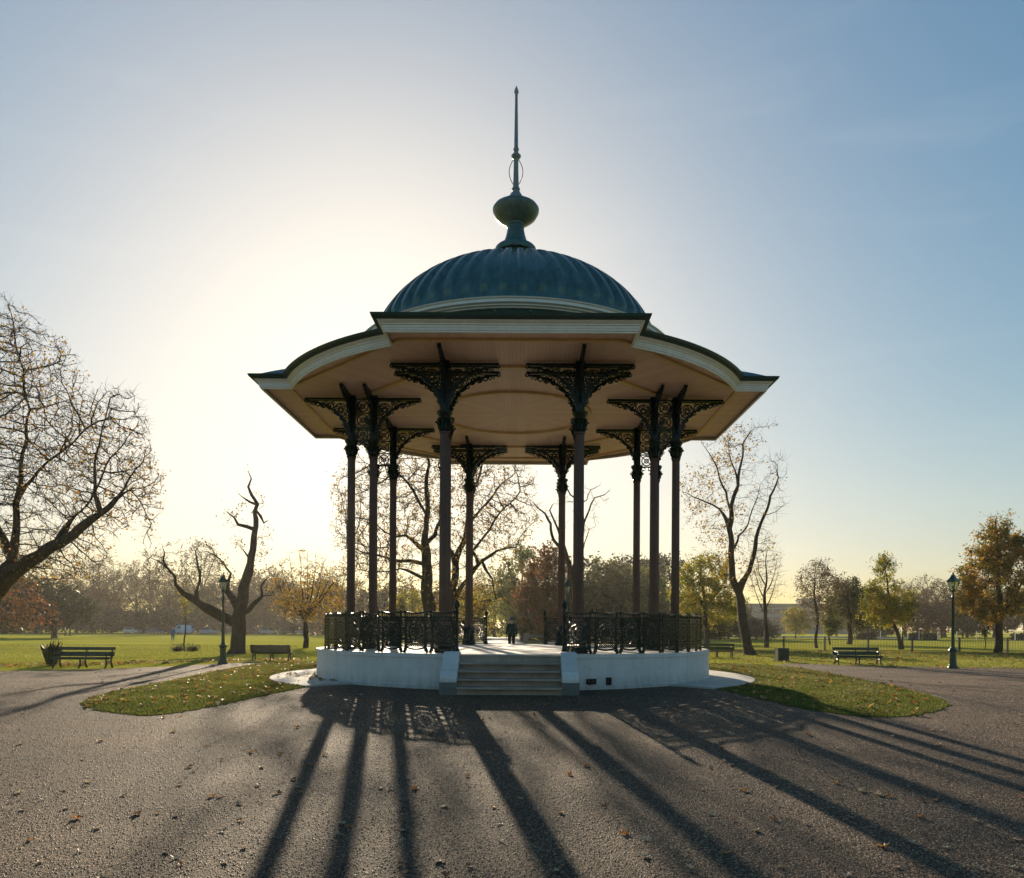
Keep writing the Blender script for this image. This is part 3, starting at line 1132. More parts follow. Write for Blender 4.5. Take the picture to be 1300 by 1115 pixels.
def railing_mesh(L):
    mb = MB()
    ring0 = mb.ring
    mb.ring = lambda u, v, rr, w, *k, **q: ring0(u, v, rr, w * 1.3, *k, **q)
    t = 0.03
    h = L / 2
    # wavy handrail
    n = 12
    pts = [(-h + L * k / n, 1.195 + 0.022 * math.cos(2 * PI * k / n)) for k in range(n + 1)]
    for p, q in zip(pts[:-1], pts[1:]):
        mb.bar(p, q, 0.05, 0.075)
    for z, w, tt in ((1.07, 0.035, 0.045), (0.96, 0.028, 0.034), (0.30, 0.03, 0.036), (0.2, 0.035, 0.045)):
        mb.bar((-h, z), (h, z), w, tt)
    # ogee apron under the bottom rail
    pts = [(-h + 0.12 + (L - 0.24) * k / 10, 0.17 - 0.055 * math.sin(PI * k / 10)) for k in range(11)]
    for p, q in zip(pts[:-1], pts[1:]):
        mb.bar(p, q, 0.055, t)
    # paired standards with splayed feet
    for s in (-1, 1):
        u = s * (h - 0.085)
        mb.bar((u, 0.0), (u, 1.2), 0.036, 0.045)
        mb.bar((u, 0.16), (u + s * 0.05, 0.012), 0.05, 0.06)
        mb.bar((u - s * 0.045, 0.06), (u, 0.24), 0.05, 0.05)
        mb.bar((u - s * 0.06, 0.2), (u - s * 0.06, 1.07), 0.02, t)
        for z in (0.42, 0.58, 0.74, 0.88):
            mb.ring(s * (h - 0.03), z, 0.033, 0.022, t, 8)
        mb.ring(u, 1.23, 0.02, 0.03, 0.05, 8)
        mb.ring(u - s * 0.11, 1.015, 0.035, 0.022, t, 8)
    # small rings under the handrail
    m = 9
    for k in range(m):
        u = -h + 0.17 + (L - 0.34) * k / (m - 1)
        mb.ring(u, 1.015, 0.033, 0.02, t, 8)
        mb.bar((u, 1.07), (u, 1.19), 0.014, t)
    # centre medallion and scrolls
    cz = 0.63
    mb.ring(0, cz, 0.245, 0.032, t, 22)
    mb.ring(0, cz, 0.125, 0.03, t, 16)
    mb.ring(0, cz, 0.04, 0.04, t, 8)
    for k in range(10):
        a = 2 * PI * k / 10
        mb.ring(0.185 * math.cos(a), cz + 0.185 * math.sin(a), 0.04, 0.017, t, 8)
    for k in range(6):
        a = 2 * PI * k / 6
        mb.ring(0.082 * math.cos(a), cz + 0.082 * math.sin(a), 0.024, 0.018, t, 6)
    for su in (-1, 1):
        for sv in (-1, 1):
            mb.ring(su * 0.245, cz + sv * 0.235, 0.078, 0.022, t, 12)
            mb.ring(su * 0.245, cz + sv * 0.235, 0.028, 0.022, t, 8)
            mb.ring(su * 0.135, cz + sv * 0.29, 0.042, 0.017, t, 8)
            mb.ring(su * 0.285, cz + sv * 0.125, 0.04, 0.017, t, 8)
            pass
            pass
    for k in range(9):
        u = -h + 0.15 + (L - 0.30) * k / 8
        mb.ring(u, 0.25, 0.026, 0.016, t, 7)
    for su in (-1, 1):
        mb.bar((su * 0.335, 0.3), (su * 0.335, 0.96), 0.02, t)
        for z in (0.36, 0.5, 0.66, 0.8, 0.9):
            mb.ring(su * 0.29, z, 0.028, 0.016, t, 7)
    return mb.mesh('railing_panel', M['green_iron'])


ME_rail = railing_mesh(BL)
for side in (0, 1):
    for i in range(NBAY):
        th = a_f + step * (i + 0.5)
        a = (-PI / 2 + th) if side else (-PI / 2 - th)
        rr = RR * math.cos(step / 2)
        link('railing_panel', ME_rail, bs, (rr * math.cos(a), rr * math.sin(a), FZ + 0.005), a + PI / 2).scale = (1, 1, 1.04)
ME_newel = MB().lathe([(0.085, 0), (0.085, 0.12), (0.06, 0.16), (0.05, 0.3), (0.062, 0.34), (0.05, 0.38), (0.045, 0.7), (0.062, 0.74), (0.045, 0.78), (0.042, 1.18), (0.065, 1.22), (0.065, 1.27), (0.04, 1.31),
                       (0.035, 1.36), (0.07, 1.42), (0.085, 1.48), (0.07, 1.55), (0.03, 1.6), (0.02, 1.63), (0.0, 1.65)], 14).mesh('newel_post', M['green_iron'], smooth=40)
for a in (-PI / 2 - a_f, -PI / 2 + a_f, PI / 2 - a_b, PI / 2 + a_b):
    link('newel_post', ME_newel, bs, ((RR - 0.0) * math.cos(a), RR * math.sin(a), FZ + 0.003), a)

# paved ring round the base (ground)
mb = MB()
mb.lathe([(7.0, 0.055), (9.02, 0.05), (9.10, 0.03), (9.10, -0.35)], 110, a0=R(-47), a1=R(227))
for a in (-47, 227):
    mt = Matrix.Rotation(R(a), 3, 'Z')
    mb.box(mt @ Vector((8.05, 0, -0.12)), (2.1, 0.06, 0.34), mat=mt)
ap = mb.build('paving', M['concrete'], None, smooth=30, loc=BC)
tag(ap, kind='structure')
# ------------------------------------------------------------------ trees
def grow(seeds, attr, step, infl, kill, iters=160, tropism=(0, 0, 0.05), jitter=0.12):
    """space colonisation. seeds: list of polylines [(Vector, radius)]; the first point of a later polyline joins the nearest earlier node."""
    P, par, rad, order = [], [], [], []
    for si, line in enumerate(seeds):
        prev = None
        for i, (p, r) in enumerate(line):
            p = np.array(p, float)
            if prev is None:
                if P:
                    dd = np.linalg.norm(np.array(P) - p, axis=1)
                    prev = int(dd.argmin())
                    if dd[prev] < 0.02:
                        continue
                else:
                    P.append(p); par.append(-1); rad.append(r); prev = 0
                    continue
            q = P[prev]
            L = np.linalg.norm(p - q)
            k = max(1, int(L / step))
            r0 = rad[prev] if i > 0 else r
            pp = prev
            side = np.cross(p - q, rng.normal(0, 1, 3))
            side = side / (np.linalg.norm(side) + 1e-9) * L * 0.06
            for m in range(1, k + 1):
                f = m / k
                P.append(q + (p - q) * f + side * math.sin(PI * f)); par.append(pp); rad.append(r0 + (r - r0) * f)
                pp = len(P) - 1
            prev = pp
    P = [np.array(x) for x in P]
    A = np.array(attr)
    nearest = np.zeros(len(A), int)
    nd = np.full(len(A), 1e9)
    alive = np.ones(len(A), bool)

    def upd(i0):
        arr = np.array(P[i0:])
        for c0 in range(0, len(arr), 400):
            blk = arr[c0:c0 + 400]
            d = np.linalg.norm(A[:, None, :] - blk[None], axis=2)
            m = d.argmin(1)
            v = d[np.arange(len(A)), m]
            b = v < nd
            nd[b] = v[b]
            nearest[b] = m[b] + i0 + c0
    upd(0)
    nk = {}
    trop = np.array(tropism)
    for it in range(iters):
        act = alive & (nd < infl) & (nd > kill)
        if not act.any():
            break
        idx = nearest[act]
        v = A[act] - np.array(P)[idx]
        v /= np.linalg.norm(v, axis=1)[:, None]
        uniq, inv = np.unique(idx, return_inverse=True)
        acc = np.zeros((len(uniq), 3))
        np.add.at(acc, inv, v)
        i0 = len(P)
        for u, d in zip(uniq, acc):
            if nk.get(int(u), 0) >= 2:
                continue
            nk[int(u)] = nk.get(int(u), 0) + 1
            d = d / (np.linalg.norm(d) + 1e-9) + trop + rng.normal(0, jitter, 3)
            d /= np.linalg.norm(d)
            P.append(P[u] + d * step); par.append(int(u)); rad.append(0.0)
        if len(P) == i0:
            break
        upd(i0)
        alive &= nd > kill
        if len(P) > 15000:
            break
    rad = np.array(rad)
    return np.array(P), np.array(par), rad * np.clip(rng.normal(1, 0.07, len(rad)), .8, 1.25)


def tree_radii(P, par, rad, tip, e):
    n = len(P)
    acc = np.zeros(n)
    kids = np.zeros(n, int)
    for i in range(n - 1, 0, -1):
        if kids[i] == 0:
            acc[i] = tip ** e
        acc[par[i]] += acc[i]
        kids[par[i]] += 1
    r = np.maximum(acc, tip ** e) ** (1 / e)
    r = np.where(rad > 0, np.maximum(rad, 0), r)
    for i in range(n - 1, 0, -1):
        if r[par[i]] < r[i]:
            r[par[i]] = r[i] * (1.0 if rad[i] > 0 and rad[par[i]] > 0 else 0.999)
    return r, kids


def frames(d):
    ref = np.tile(np.array([0.21, 0.93, 0.3]), (len(d), 1))
    par_ = np.abs((d * ref).sum(1)) > 0.93
    ref[par_] = (0.9, -0.3, 0.2)
    u = np.cross(d, ref)
    u /= np.linalg.norm(u, axis=1)[:, None] + 1e-9
    return u, np.cross(d, u)


def cones(p0, p1, r0, r1, n, u0, w0, u1, w1):
    a = np.arange(n) * 2 * PI / n
    ca, sa = np.cos(a)[None, :, None], np.sin(a)[None, :, None]
    A = p0[:, None] + (u0[:, None] * ca + w0[:, None] * sa) * r0[:, None, None]
    B = p1[:, None] + (u1[:, None] * ca + w1[:, None] * sa) * r1[:, None, None]
    m = len(p0)
    V = np.concatenate([A, B], 1).reshape(-1, 3)
    k = np.arange(n)
    k2 = (k + 1) % n
    q = np.stack([k, k2, n + k2, n + k], 1)
    F = (np.arange(m)[:, None, None] * 2 * n + q[None]).reshape(-1, 4)
    return V, F


def wood(P, par, r, sel, name, mat, flare=0.0):
    """tube mesh of the edges (par[i] -> i) for which sel[i] is true"""
    n = len(P)
    d = np.zeros((n, 3))
    d[1:] = P[1:] - P[par[1:]]
    d[0] = d[1] if n > 1 else (0, 0, 1)
    d /= np.linalg.norm(d, axis=1)[:, None] + 1e-9
    main = np.zeros(n, int) - 1
    for i in range(1, n):
        p = par[i]
        if main[p] < 0 or r[i] > r[main[p]]:
            main[p] = i
    # ring direction of a node: mean of incoming and main outgoing direction
    rd = d.copy()
    has = main >= 0
    rd[has] += d[main[has]]
    rd /= np.linalg.norm(rd, axis=1)[:, None] + 1e-9
    U, W = frames(rd)
    ud, wd = frames(d)
    Vs, Fs, off = [], [], 0
    idx = np.where(sel)[0]
    idx = idx[idx > 0]
    for lo, hi, ns in ((0.0, 0.03, 3), (0.03, 0.09, 5), (0.09, 9, 9)):
        e = idx[(r[idx] >= lo) & (r[idx] < hi)]
        if not len(e):
            continue
        p = par[e]
        ismain = main[p] == e
        r0 = np.where(ismain, r[p], np.minimum(r[p], r[e] * 1.35))
        u0 = np.where(ismain[:, None], U[p], ud[e])
        w0 = np.where(ismain[:, None], W[p], wd[e])
        V, F = cones(P[p], P[e], r0, r[e], ns, u0, w0, U[e], W[e])
        Vs.append(V); Fs.append(F + off)
        off += len(V)
    if not Vs:
        return None
    return np_mesh(name, np.concatenate(Vs), [(np.concatenate(Fs), 0)], [mat], True)


def twig_arrays(base, dirs, L, r, bend=0.35):
    """fine two-piece twigs; returns V, F and points along them for the leaves"""
    n = len(base)
    d1 = dirs / (np.linalg.norm(dirs, axis=1)[:, None] + 1e-9)
    mid = base + d1 * (L * 0.5)[:, None]
    d2 = d1 + rng.normal(0, bend, (n, 3))
    d2 /= np.linalg.norm(d2, axis=1)[:, None]
    end = mid + d2 * (L * 0.5)[:, None]
    u1, w1 = frames(d1)
    u2, w2 = frames(d2)
    Va, Fa = cones(base, mid, np.full(n, r), np.full(n, r * 0.75), 3, u1, w1, u2, w2)
    Vb, Fb = cones(mid, end, np.full(n, r * 0.75), np.full(n, r * 0.4), 3, u2, w2, u2, w2)
    return np.concatenate([Va, Vb]), np.concatenate([Fa, Fb + len(Va)]), mid, end


def leaf_mesh(name, pts, size, mats, drop=0.3):
    n = len(pts)
    s = size * rng.uniform(0.6, 1.3, n)
    d = rng.normal(0, 1, (n, 3))
    d[:, 2] -= drop
    d /= np.linalg.norm(d, axis=1)[:, None]
    u, w = frames(d)
    a = rng.uniform(0, 2 * PI, n)
    x = u * np.cos(a)[:, None] + w * np.sin(a)[:, None]
    y = -u * np.sin(a)[:, None] + w * np.cos(a)[:, None]
    fold = y * 0.25
    b = pts
    S = s[:, None]
    V = np.stack([b, b + d * S * 0.45 + x * S * 0.42 + fold * S, b + d * S, b + d * S * 0.45 - x * S * 0.42 + fold * S], 1).reshape(-1, 3)
    k = np.arange(n)[:, None] * 4
    F = np.concatenate([k + np.array([[0, 1, 2]]), k + np.array([[0, 2, 3]])])
    return np_mesh(name, V, [(F, 0)], mats)


def ell(cx, cy, cz, rx, ry, rz, n, shell=0.35):
    """random points in an ellipsoid, denser towards its outside"""
    v = rng.normal(0, 1, (n, 3))
    v /= np.linalg.norm(v, axis=1)[:, None]
    q = rng.uniform(0, 1, n) ** shell
    return np.stack([cx + v[:, 0] * rx * q, cy + v[:, 1] * ry * q, cz + v[:, 2] * rz * q], 1)


def tree(name, label, base, seeds, attr, step=0.5, infl=6.0, kill=0.7, tip=0.012, e=2.3, twigs=2, twl=(0.35, 0.9), twr=0.006,
         leaf=None, nleaf=0, lsize=0.14, leaf_where=None, bark='bark', group=None, trop=(0, 0, 0.05), cat='tree', jitter=0.12, iters=160, up=0.25, single=False):
    """base: world location; seeds and attractors relative to the base"""
    P, par, rad = grow(seeds, attr, step, infl, kill, iters, trop, jitter)
    r, kids = tree_radii(P, par, rad, tip, e)
    root = thing(name, label, cat, base, group=group)
    thick = r > max(0.045, tip * 3)
    me = wood(P, par, r, thick, 'trunk', M[bark])
    if me and not single:
        link('trunk', me, root)
    # branches + fine twigs
    d = np.zeros((len(P), 3))
    d[1:] = P[1:] - P[par[1:]]
    d /= np.linalg.norm(d, axis=1)[:, None] + 1e-9
    cand = np.where(~thick & (np.arange(len(P)) > 0))[0]
    b = np.repeat(cand, twigs)
    pos = P[b] - d[b] * rng.uniform(0, step, len(b))[:, None]
    dirs = d[b] * 0.7 + rng.normal(0, 0.6, (len(b), 3)) + np.array([0, 0, up])
    L = rng.uniform(twl[0], twl[1], len(b))
    V, F, mid, end = twig_arrays(pos, dirs, L, twr)
    me1 = wood(P, par, r, (r > 0) if single else ~thick, 'branches', M[bark])
    if me1:
        n1 = len(me1.vertices)
        V1 = np.zeros(n1 * 3, np.float32)
        me1.vertices.foreach_get('co', V1)
        bl = []
        lt = np.zeros(len(me1.loops), np.int32)
        me1.loops.foreach_get('vertex_index', lt)
        me = np_mesh('branches', np.concatenate([V1.reshape(-1, 3), V]), [(np.concatenate([lt.reshape(-1, 4), F + n1]), 0)], [M[bark]], True)
        bpy.data.meshes.remove(me1)
    else:
        me = np_mesh('branches', V, [(F, 0)], [M[bark]], True)
    link('trunk' if single else 'branches', me, root)
    if leaf and nleaf:
        pts = np.concatenate([mid, end, P[cand]])
        if leaf_where is not None:
            pts = pts[leaf_where(pts)]
        if len(pts):
            ph_ = rng.uniform(0, 2 * PI, (4, 3))
            ext = max(1.2, float(np.ptp(pts[:, 2])))
            q_ = np.zeros(len(pts))
            for m_ in range(4):
                f_ = (2.2 + 2.6 * m_) * PI / ext
                q_ += np.sin(pts[:, 0] * f_ + ph_[m_, 0]) * np.sin(pts[:, 1] * f_ + ph_[m_, 1]) * np.sin(pts[:, 2] * f_ * 1.2 + ph_[m_, 2])
            wgt = np.clip(q_ * 1.7 + 0.45, 0.02, 1.0)
            k = rng.choice(len(pts), nleaf, p=wgt / wgt.sum())
            pts = pts[k] + rng.normal(0, 0.07 + lsize * 0.5, (nleaf, 3))
            link('foliage', leaf_mesh('foliage', pts, lsize, [M[leaf]]), root)
    return root


def px_tree(name, label, Z, lines, blobs, depth=1.0, natt=2500, wob=0.0, **kw):
    """lines in photo pixels at distance Z: [(px, py, radius m[, dY])]; blobs: (px, py, rx, ry, weight)"""
    b0 = PX(lines[0][0][0], lines[0][0][1], Z)
    base = Vector((b0.x, Z, float(gz(Z))))
    seeds = []
    for ln in lines:
        out = []
        dy = 0.0
        for i, p in enumerate(ln):
            dy = p[3] if len(p) > 3 else dy
            out.append((PX(p[0], p[1], Z + dy) - base, p[2]))
        seeds.append(out)
    seeds[0][0] = (Vector((0, 0, -0.15)), seeds[0][0][1])
    tot = sum(b[4] for b in blobs) or 1
    att = []
    for (bx, by, rx, ry, w) in blobs:
        c = PX(bx, by, Z) - base
        s = Z / F_PX
        att.append(ell(c.x, 0, c.z, rx * s, max(rx, ry * 0.7) * s * depth, ry * s, int(natt * w / tot)))
    att = np.concatenate(att)
    att = att[att[:, 2] > 1.0]
    return tree(name, label, base, seeds, att, **kw)


# --- large plane tree at the left edge
px_tree('plane_tree', 'huge spreading plane tree whose heavy leaning limb reaches in at the left edge', 38.0,
        [[(-70, 852, 0.735), (-52, 800, 0.619), (-25, 765, 0.557), (2, 738, 0.464), (25, 722, 0.348, -.5), (50, 706, 0.294, -.8), (75, 690, 0.256, -1), (100, 672, 0.217, -1.2), (128, 652, 0.155, -1.4), (148, 633, 0.093, -1.2), (158, 620, 0.054, -1), (166, 604, 0.027, -1)],
         [(2, 738, 0.310), (15, 712, 0.232, .5), (20, 680, 0.202, .8), (20, 640, 0.155, 1), (27, 605, 0.116, 1.2), (34, 560, 0.077, 1.5), (38, 520, 0.059, 1.5), (30, 470, 0.039, 1.5), (18, 420, 0.023, 1.2), (10, 385, 0.012, 1)],
         [(128, 652, 0.101, -1.4), (120, 628, 0.093, -1.7), (120, 600, 0.069, -2), (126, 565, 0.042, -2), (134, 530, 0.023, -2), (140, 505, 0.012, -2)],
         [(20, 640, 0.093, 1), (40, 610, 0.077, .4), (62, 585, 0.054, 0), (95, 560, 0.035, -.5), (125, 535, 0.023, -.8)],
         [(75, 690, 0.077, -1), (95, 655, 0.062, -.2), (115, 635, 0.039, .5), (135, 590, 0.023, .9)],
         [(-25, 765, 0.310), (-45, 700, 0.232, 1.5), (-60, 620, 0.155, 2.5), (-70, 520, 0.077, 3)],
         [(15, 712, 0.124, .5), (-10, 660, 0.101, -1), (-20, 600, 0.077, -2), (-15, 530, 0.047, -2.4)],
         [(148, 633, 0.047, -1.2), (165, 622, 0.039, -1), (180, 640, 0.023, -.8), (192, 665, 0.015, -.7)]],
        [(15, 520, 95, 125, 3.2), (125, 590, 72, 100, 2.0), (70, 620, 80, 70, 1.3), (-45, 560, 90, 150, 1.3), (180, 620, 26, 48, .5), (55, 705, 85, 38, 1.0), (8, 415, 20, 42, .35), (150, 545, 40, 60, .5), (188, 668, 6, 34, .12), (20, 640, 70, 50, .5)],
        depth=0.85, natt=9500, step=0.36, infl=7, kill=0.38, tip=0.014, e=2.3, twigs=3, twl=(.25, .75), twr=.0075, leaf='gold', nleaf=5500, lsize=.12)

# --- gnarled lopped tree beside the left lamp post
px_tree('lopped_tree', 'gnarled lopped old tree with one tall twisted stem, beside the left lamp post', 52.0,
        [[(300, 834, 0.748), (302, 824, 0.510), (303, 805, 0.414), (303, 785, 0.422), (307, 765, 0.370), (309, 748, 0.334), (316, 725, 0.282), (319, 706, 0.255), (322, 690, 0.220), (325, 668, 0.176), (323, 650, 0.150), (327, 640, 0.123), (319, 628, 0.106), (315, 618, 0.079), (319, 608, 0.053), (315, 598, 0.026)],
         [(303, 793, 0.396), (290, 786, 0.370), (275, 779, 0.317, -.5), (262, 772, 0.290, -.8), (248, 762, 0.238, -1), (232, 753, 0.176, -1.2), (223, 742, 0.114, -1.4), (222, 732, 0.097, -1.3), (213, 722, 0.079, -1.3), (207, 712, 0.070, -1.2), (209, 702, 0.044, -1.2), (206, 694, 0.022, -1.2)],
         [(213, 722, .06, -1.3), (200, 712, .045, -1.1), (190, 708, .03, -1), (182, 716, .018, -1)],
         [(248, 762, .12, -1), (250, 748, .1, -.6), (254, 728, .085, -.4), (250, 712, .07, -.3), (248, 700, .04, -.2), (255, 690, .02, 0)],
         [(304, 775, .3), (296, 760, .26, .6), (288, 750, .2, .9), (290, 738, .1, 1), (293, 728, .08, 1.1), (284, 716, .07, 1.2), (272, 705, .055, 1.4), (262, 700, .03, 1.5)],
         [(308, 780, .2), (318, 772, .16, -.4), (328, 762, .13, -.6), (333, 757, .12, -.6), (331, 745, .08, -.6), (338, 735, .04, -.6)],
         [(333, 757, .06, -.6), (343, 756, .04, -.6), (350, 748, .02, -.6)],
         [(322, 672, .16), (314, 669, .12, -.2), (302, 666, .1, -.4), (297, 657, .07, -.5), (288, 650, .03, -.6)],
         [(325, 648, .12), (335, 664, .08, .3), (340, 661, .03, .4)],
         [(324, 640, .1), (312, 634, .06, .2), (306, 630, .03, .3)],
         [(318, 712, .1), (310, 700, .05, .2)]],
        [(222, 712, 36, 28, 1.2), (255, 703, 26, 22, .9), (345, 742, 20, 22, .6), (300, 690, 14, 10, .2), (336, 694, 10, 22, .25), (298, 662, 14, 14, .3), (318, 640, 22, 22, .3), (272, 716, 22, 20, .5), (210, 735, 25, 16, .4), (322, 606, 7, 12, .08)],
        depth=0.8, natt=900, step=0.38, infl=2.6, kill=0.5, tip=0.011, twigs=2, twl=(.3, .8), twr=.009, leaf='brownleaf', nleaf=700, lsize=.13)

# --- small fan-shaped tree
px_tree('fan_tree', 'small vase-shaped tree with straight bare shoots above and yellow leaves below, left of the railing', 67.0,
        [[(388, 826, .26), (389, 812, .2), (388, 796, .19), (387, 786, .17)]] +
        [[(387, 787, .09), (387 + dx * .35, 768, .06, dz * .5), (387 + dx * .75, 740, .035, dz), (387 + dx, 740 - up, .016, dz * 1.3)]
         for dx, up, dz in ((-45, 5, 1), (-30, 22, -1), (-20, 34, 1.5), (-8, 42, -1), (4, 40, .6), (14, 38, -1.4), (26, 30, 1), (38, 14, -.6), (48, -4, .8), (-50, -18, -.5), (50, -22, -.8))],
        [(385, 742, 44, 44, 2), (392, 768, 46, 24, 1.2)],
        depth=0.9, natt=1300, step=0.4, infl=3, kill=0.55, tip=.009, twigs=2, twl=(.4, 1.0), twr=.009, leaf='gold', nleaf=2200, lsize=.2, up=.5,
        leaf_where=lambda p: rng.uniform(0, 1, len(p)) < np.clip(1.3 - p[:, 2] / 6.0, 0.04, 1))

# --- great plane tree right behind the bandstand
px_tree('plane_tree', 'large two-stemmed plane tree with sparse golden leaves seen behind the left columns of the bandstand', 62.0,
        [[(548, 832, 0.640), (546, 800, 0.528), (545, 770, 0.480), (541, 745, 0.448), (541, 715, 0.400), (540, 695, 0.360), (541, 672, 0.240, .5), (543, 650, 0.208, 1), (541, 620, 0.176, 1.4), (545, 590, 0.128, 1.5), (536, 560, 0.064, 1.5)],
         [(540, 700, 0.200), (528, 690, 0.160, -1), (515, 680, 0.112, -1.5), (500, 682, 0.080, -1.8), (495, 695, 0.048, -2)],
         [(541, 718, 0.176), (520, 712, 0.144, 1), (490, 708, 0.104, 2), (462, 702, 0.064, 2.5), (440, 690, 0.032, 2.8)],
         [(543, 655, 0.128, 1), (528, 630, 0.104, 0), (510, 605, 0.072, -1), (495, 590, 0.040, -1.5)],
         [(541, 735, 0.160), (525, 728, 0.120, -1.5), (508, 722, 0.072, -2), (485, 726, 0.040, -2.4)],
         [(540, 690, 0.200), (552, 680, 0.160, .5), (560, 660, 0.120, .8), (562, 625, 0.080, 1), (556, 590, 0.048, 1)],
         [(548, 790, 0.320), (566, 782, 0.336, .5), (576, 765, 0.320, 1), (575, 745, 0.304, 1.2), (578, 715, 0.272, 1.5), (588, 690, 0.224, 1.6), (594, 660, 0.176, 1.6), (600, 625, 0.128, 1.5), (612, 590, 0.080, 1.5)],
         [(577, 760, 0.200, 1), (595, 735, 0.176, 0), (612, 712, 0.136, -.6), (630, 700, 0.096, -1), (655, 695, 0.048, -1.4)],
         [(594, 665, 0.128, 1.6), (612, 645, 0.104, 2.2), (632, 620, 0.080, 2.8), (650, 605, 0.048, 3)],
         [(600, 700, 0.112, 0), (622, 672, 0.088, -.5), (640, 645, 0.064, -1), (660, 625, 0.032, -1.3)],
         [(578, 715, 0.120, 1.5), (566, 690, 0.096, 2.4), (570, 650, 0.064, 3)],
         [(612, 712, 0.080, -.6), (625, 735, 0.064, -1.2), (630, 760, 0.032, -1.4)]],
        [(490, 640, 72, 85, 2.2), (555, 600, 70, 60, 1.7), (630, 640, 58, 78, 2.2), (450, 655, 32, 75, .8), (560, 680, 80, 60, 1.0), (585, 755, 55, 32, .7), (480, 725, 55, 30, .6)],
        depth=0.8, natt=5200, step=0.46, infl=7, kill=0.55, tip=0.018, e=2.35, twigs=3, twl=(.4, 1.0), twr=.010, leaf='gold', nleaf=8000, lsize=.16)

# --- bare pollard behind the right front column
px_tree('bare_tree', 'bare crooked tree without leaves standing behind the right front column', 68.0,
        [[(722, 828, 0.400), (721, 795, 0.336), (722, 760, 0.304), (724, 735, 0.272), (722, 715, 0.208), (713, 697, 0.160, .4), (703, 686, 0.136, .6), (699, 665, 0.120, .8), (692, 652, 0.096, .9), (683, 645, 0.064, 1), (676, 637, 0.032, 1)],
         [(722, 715, 0.128), (711, 680, 0.104, -.4), (704, 662, 0.088, -.6), (698, 648, 0.072, -.7), (702, 640, 0.040, -.7), (712, 640, 0.020, -.7)],
         [(724, 735, 0.176), (733, 712, 0.144, .2), (738, 685, 0.120, .5), (741, 665, 0.096, .6), (748, 648, 0.080, .7), (755, 632, 0.056, .8), (768, 628, 0.040, .9), (775, 622, 0.024, 1)],
         [(741, 665, 0.080, .6), (736, 640, 0.080, 1), (724, 628, 0.064, 1.2), (716, 612, 0.048, 1.3), (712, 595, 0.040, 1.4), (704, 588, 0.024, 1.4)],
         [(736, 640, 0.064, 1), (745, 635, 0.048, 1.2), (750, 622, 0.040, 1.3), (762, 616, 0.024, 1.4)],
         [(733, 712, 0.064, .2), (742, 690, 0.048, -.5), (748, 672, 0.040, -.9), (757, 669, 0.016, -1)]],
        [(730, 650, 45, 40, 1)], depth=0.8, single=True, natt=160, step=0.45, infl=1.6, kill=0.7, tip=.012, twigs=2, twl=(.3, .9), twr=.008)

# --- tall half-bare tree on the right of the bandstand
px_tree('tall_tree', 'tall half-bare tree with forked leaning trunk and a few yellow leaves, right of the bandstand', 55.0,
        [[(953, 832, 0.533), (949, 820, 0.370), (944, 795, 0.311), (941, 770, 0.296), (938, 752, 0.281), (930, 735, 0.237), (928, 703, 0.200), (926, 672, 0.178), (928, 645, 0.148, .3), (937, 617, 0.118, .5), (941, 588, 0.089, .7), (943, 564, 0.059, .9), (955, 546, 0.030, 1)],
         [(938, 752, 0.222), (947, 732, 0.185, -.4), (954, 715, 0.163, -.7), (960, 683, 0.133, -1), (970, 655, 0.104, -1.2), (978, 630, 0.081, -1.4), (988, 607, 0.052, -1.5), (987, 590, 0.022, -1.5)],
         [(926, 672, 0.104), (913, 646, 0.081, .8), (895, 637, 0.059, 1.2), (880, 631, 0.037, 1.5), (866, 624, 0.018, 1.6)],
         [(928, 650, 0.089), (922, 625, 0.074, -.6), (911, 595, 0.052, -1), (900, 575, 0.030, -1.3), (890, 562, 0.015, -1.4)],
         [(929, 700, 0.089), (938, 680, 0.074, .6), (950, 665, 0.052, 1), (958, 640, 0.037, 1.4), (965, 615, 0.015, 1.6)],
         [(937, 617, 0.059, .5), (930, 590, 0.044, .2), (925, 560, 0.022, 0)],
         [(970, 655, 0.044, -1.2), (985, 650, 0.030, -1.4), (998, 640, 0.015, -1.5)]],
        [(935, 585, 38, 48, 1.5), (900, 635, 36, 55, 1.3), (958, 640, 38, 60, 1.2), (985, 605, 16, 38, .5), (945, 705, 52, 45, 1.0), (955, 550, 30, 22, .4)],
        depth=0.85, natt=1700, step=0.42, infl=4, kill=0.6, tip=.0095, twigs=2, twl=(.4, 1.1), twr=.0075, leaf='gold', nleaf=1500, lsize=.16, up=.3,
        leaf_where=lambda p: rng.uniform(0, 1, len(p)) < np.where(p[:, 0] < -0.5, 1.0, 0.12))

# --- yellow tree behind it
px_tree('yellow_tree', 'rounded golden-yellow tree behind the right end of the railing', 74.0,
        [[(897, 824, .3), (897, 800, .24), (896, 775, .2), (893, 750, .14), (890, 725, .07)], [(896, 775, .12), (880, 755, .08, 1), (868, 740, .04, 1.5)], [(896, 770, .12), (912, 750, .08, -1), (922, 735, .04, -1)]],
        [(893, 742, 42, 42, 2), (905, 775, 42, 22, 1), (872, 765, 22, 28, .6)], natt=1200, step=.5, infl=4, kill=.65, twigs=3, twl=(.4, 1), twr=.01, leaf='yellowgreen', nleaf=13000, lsize=.17)

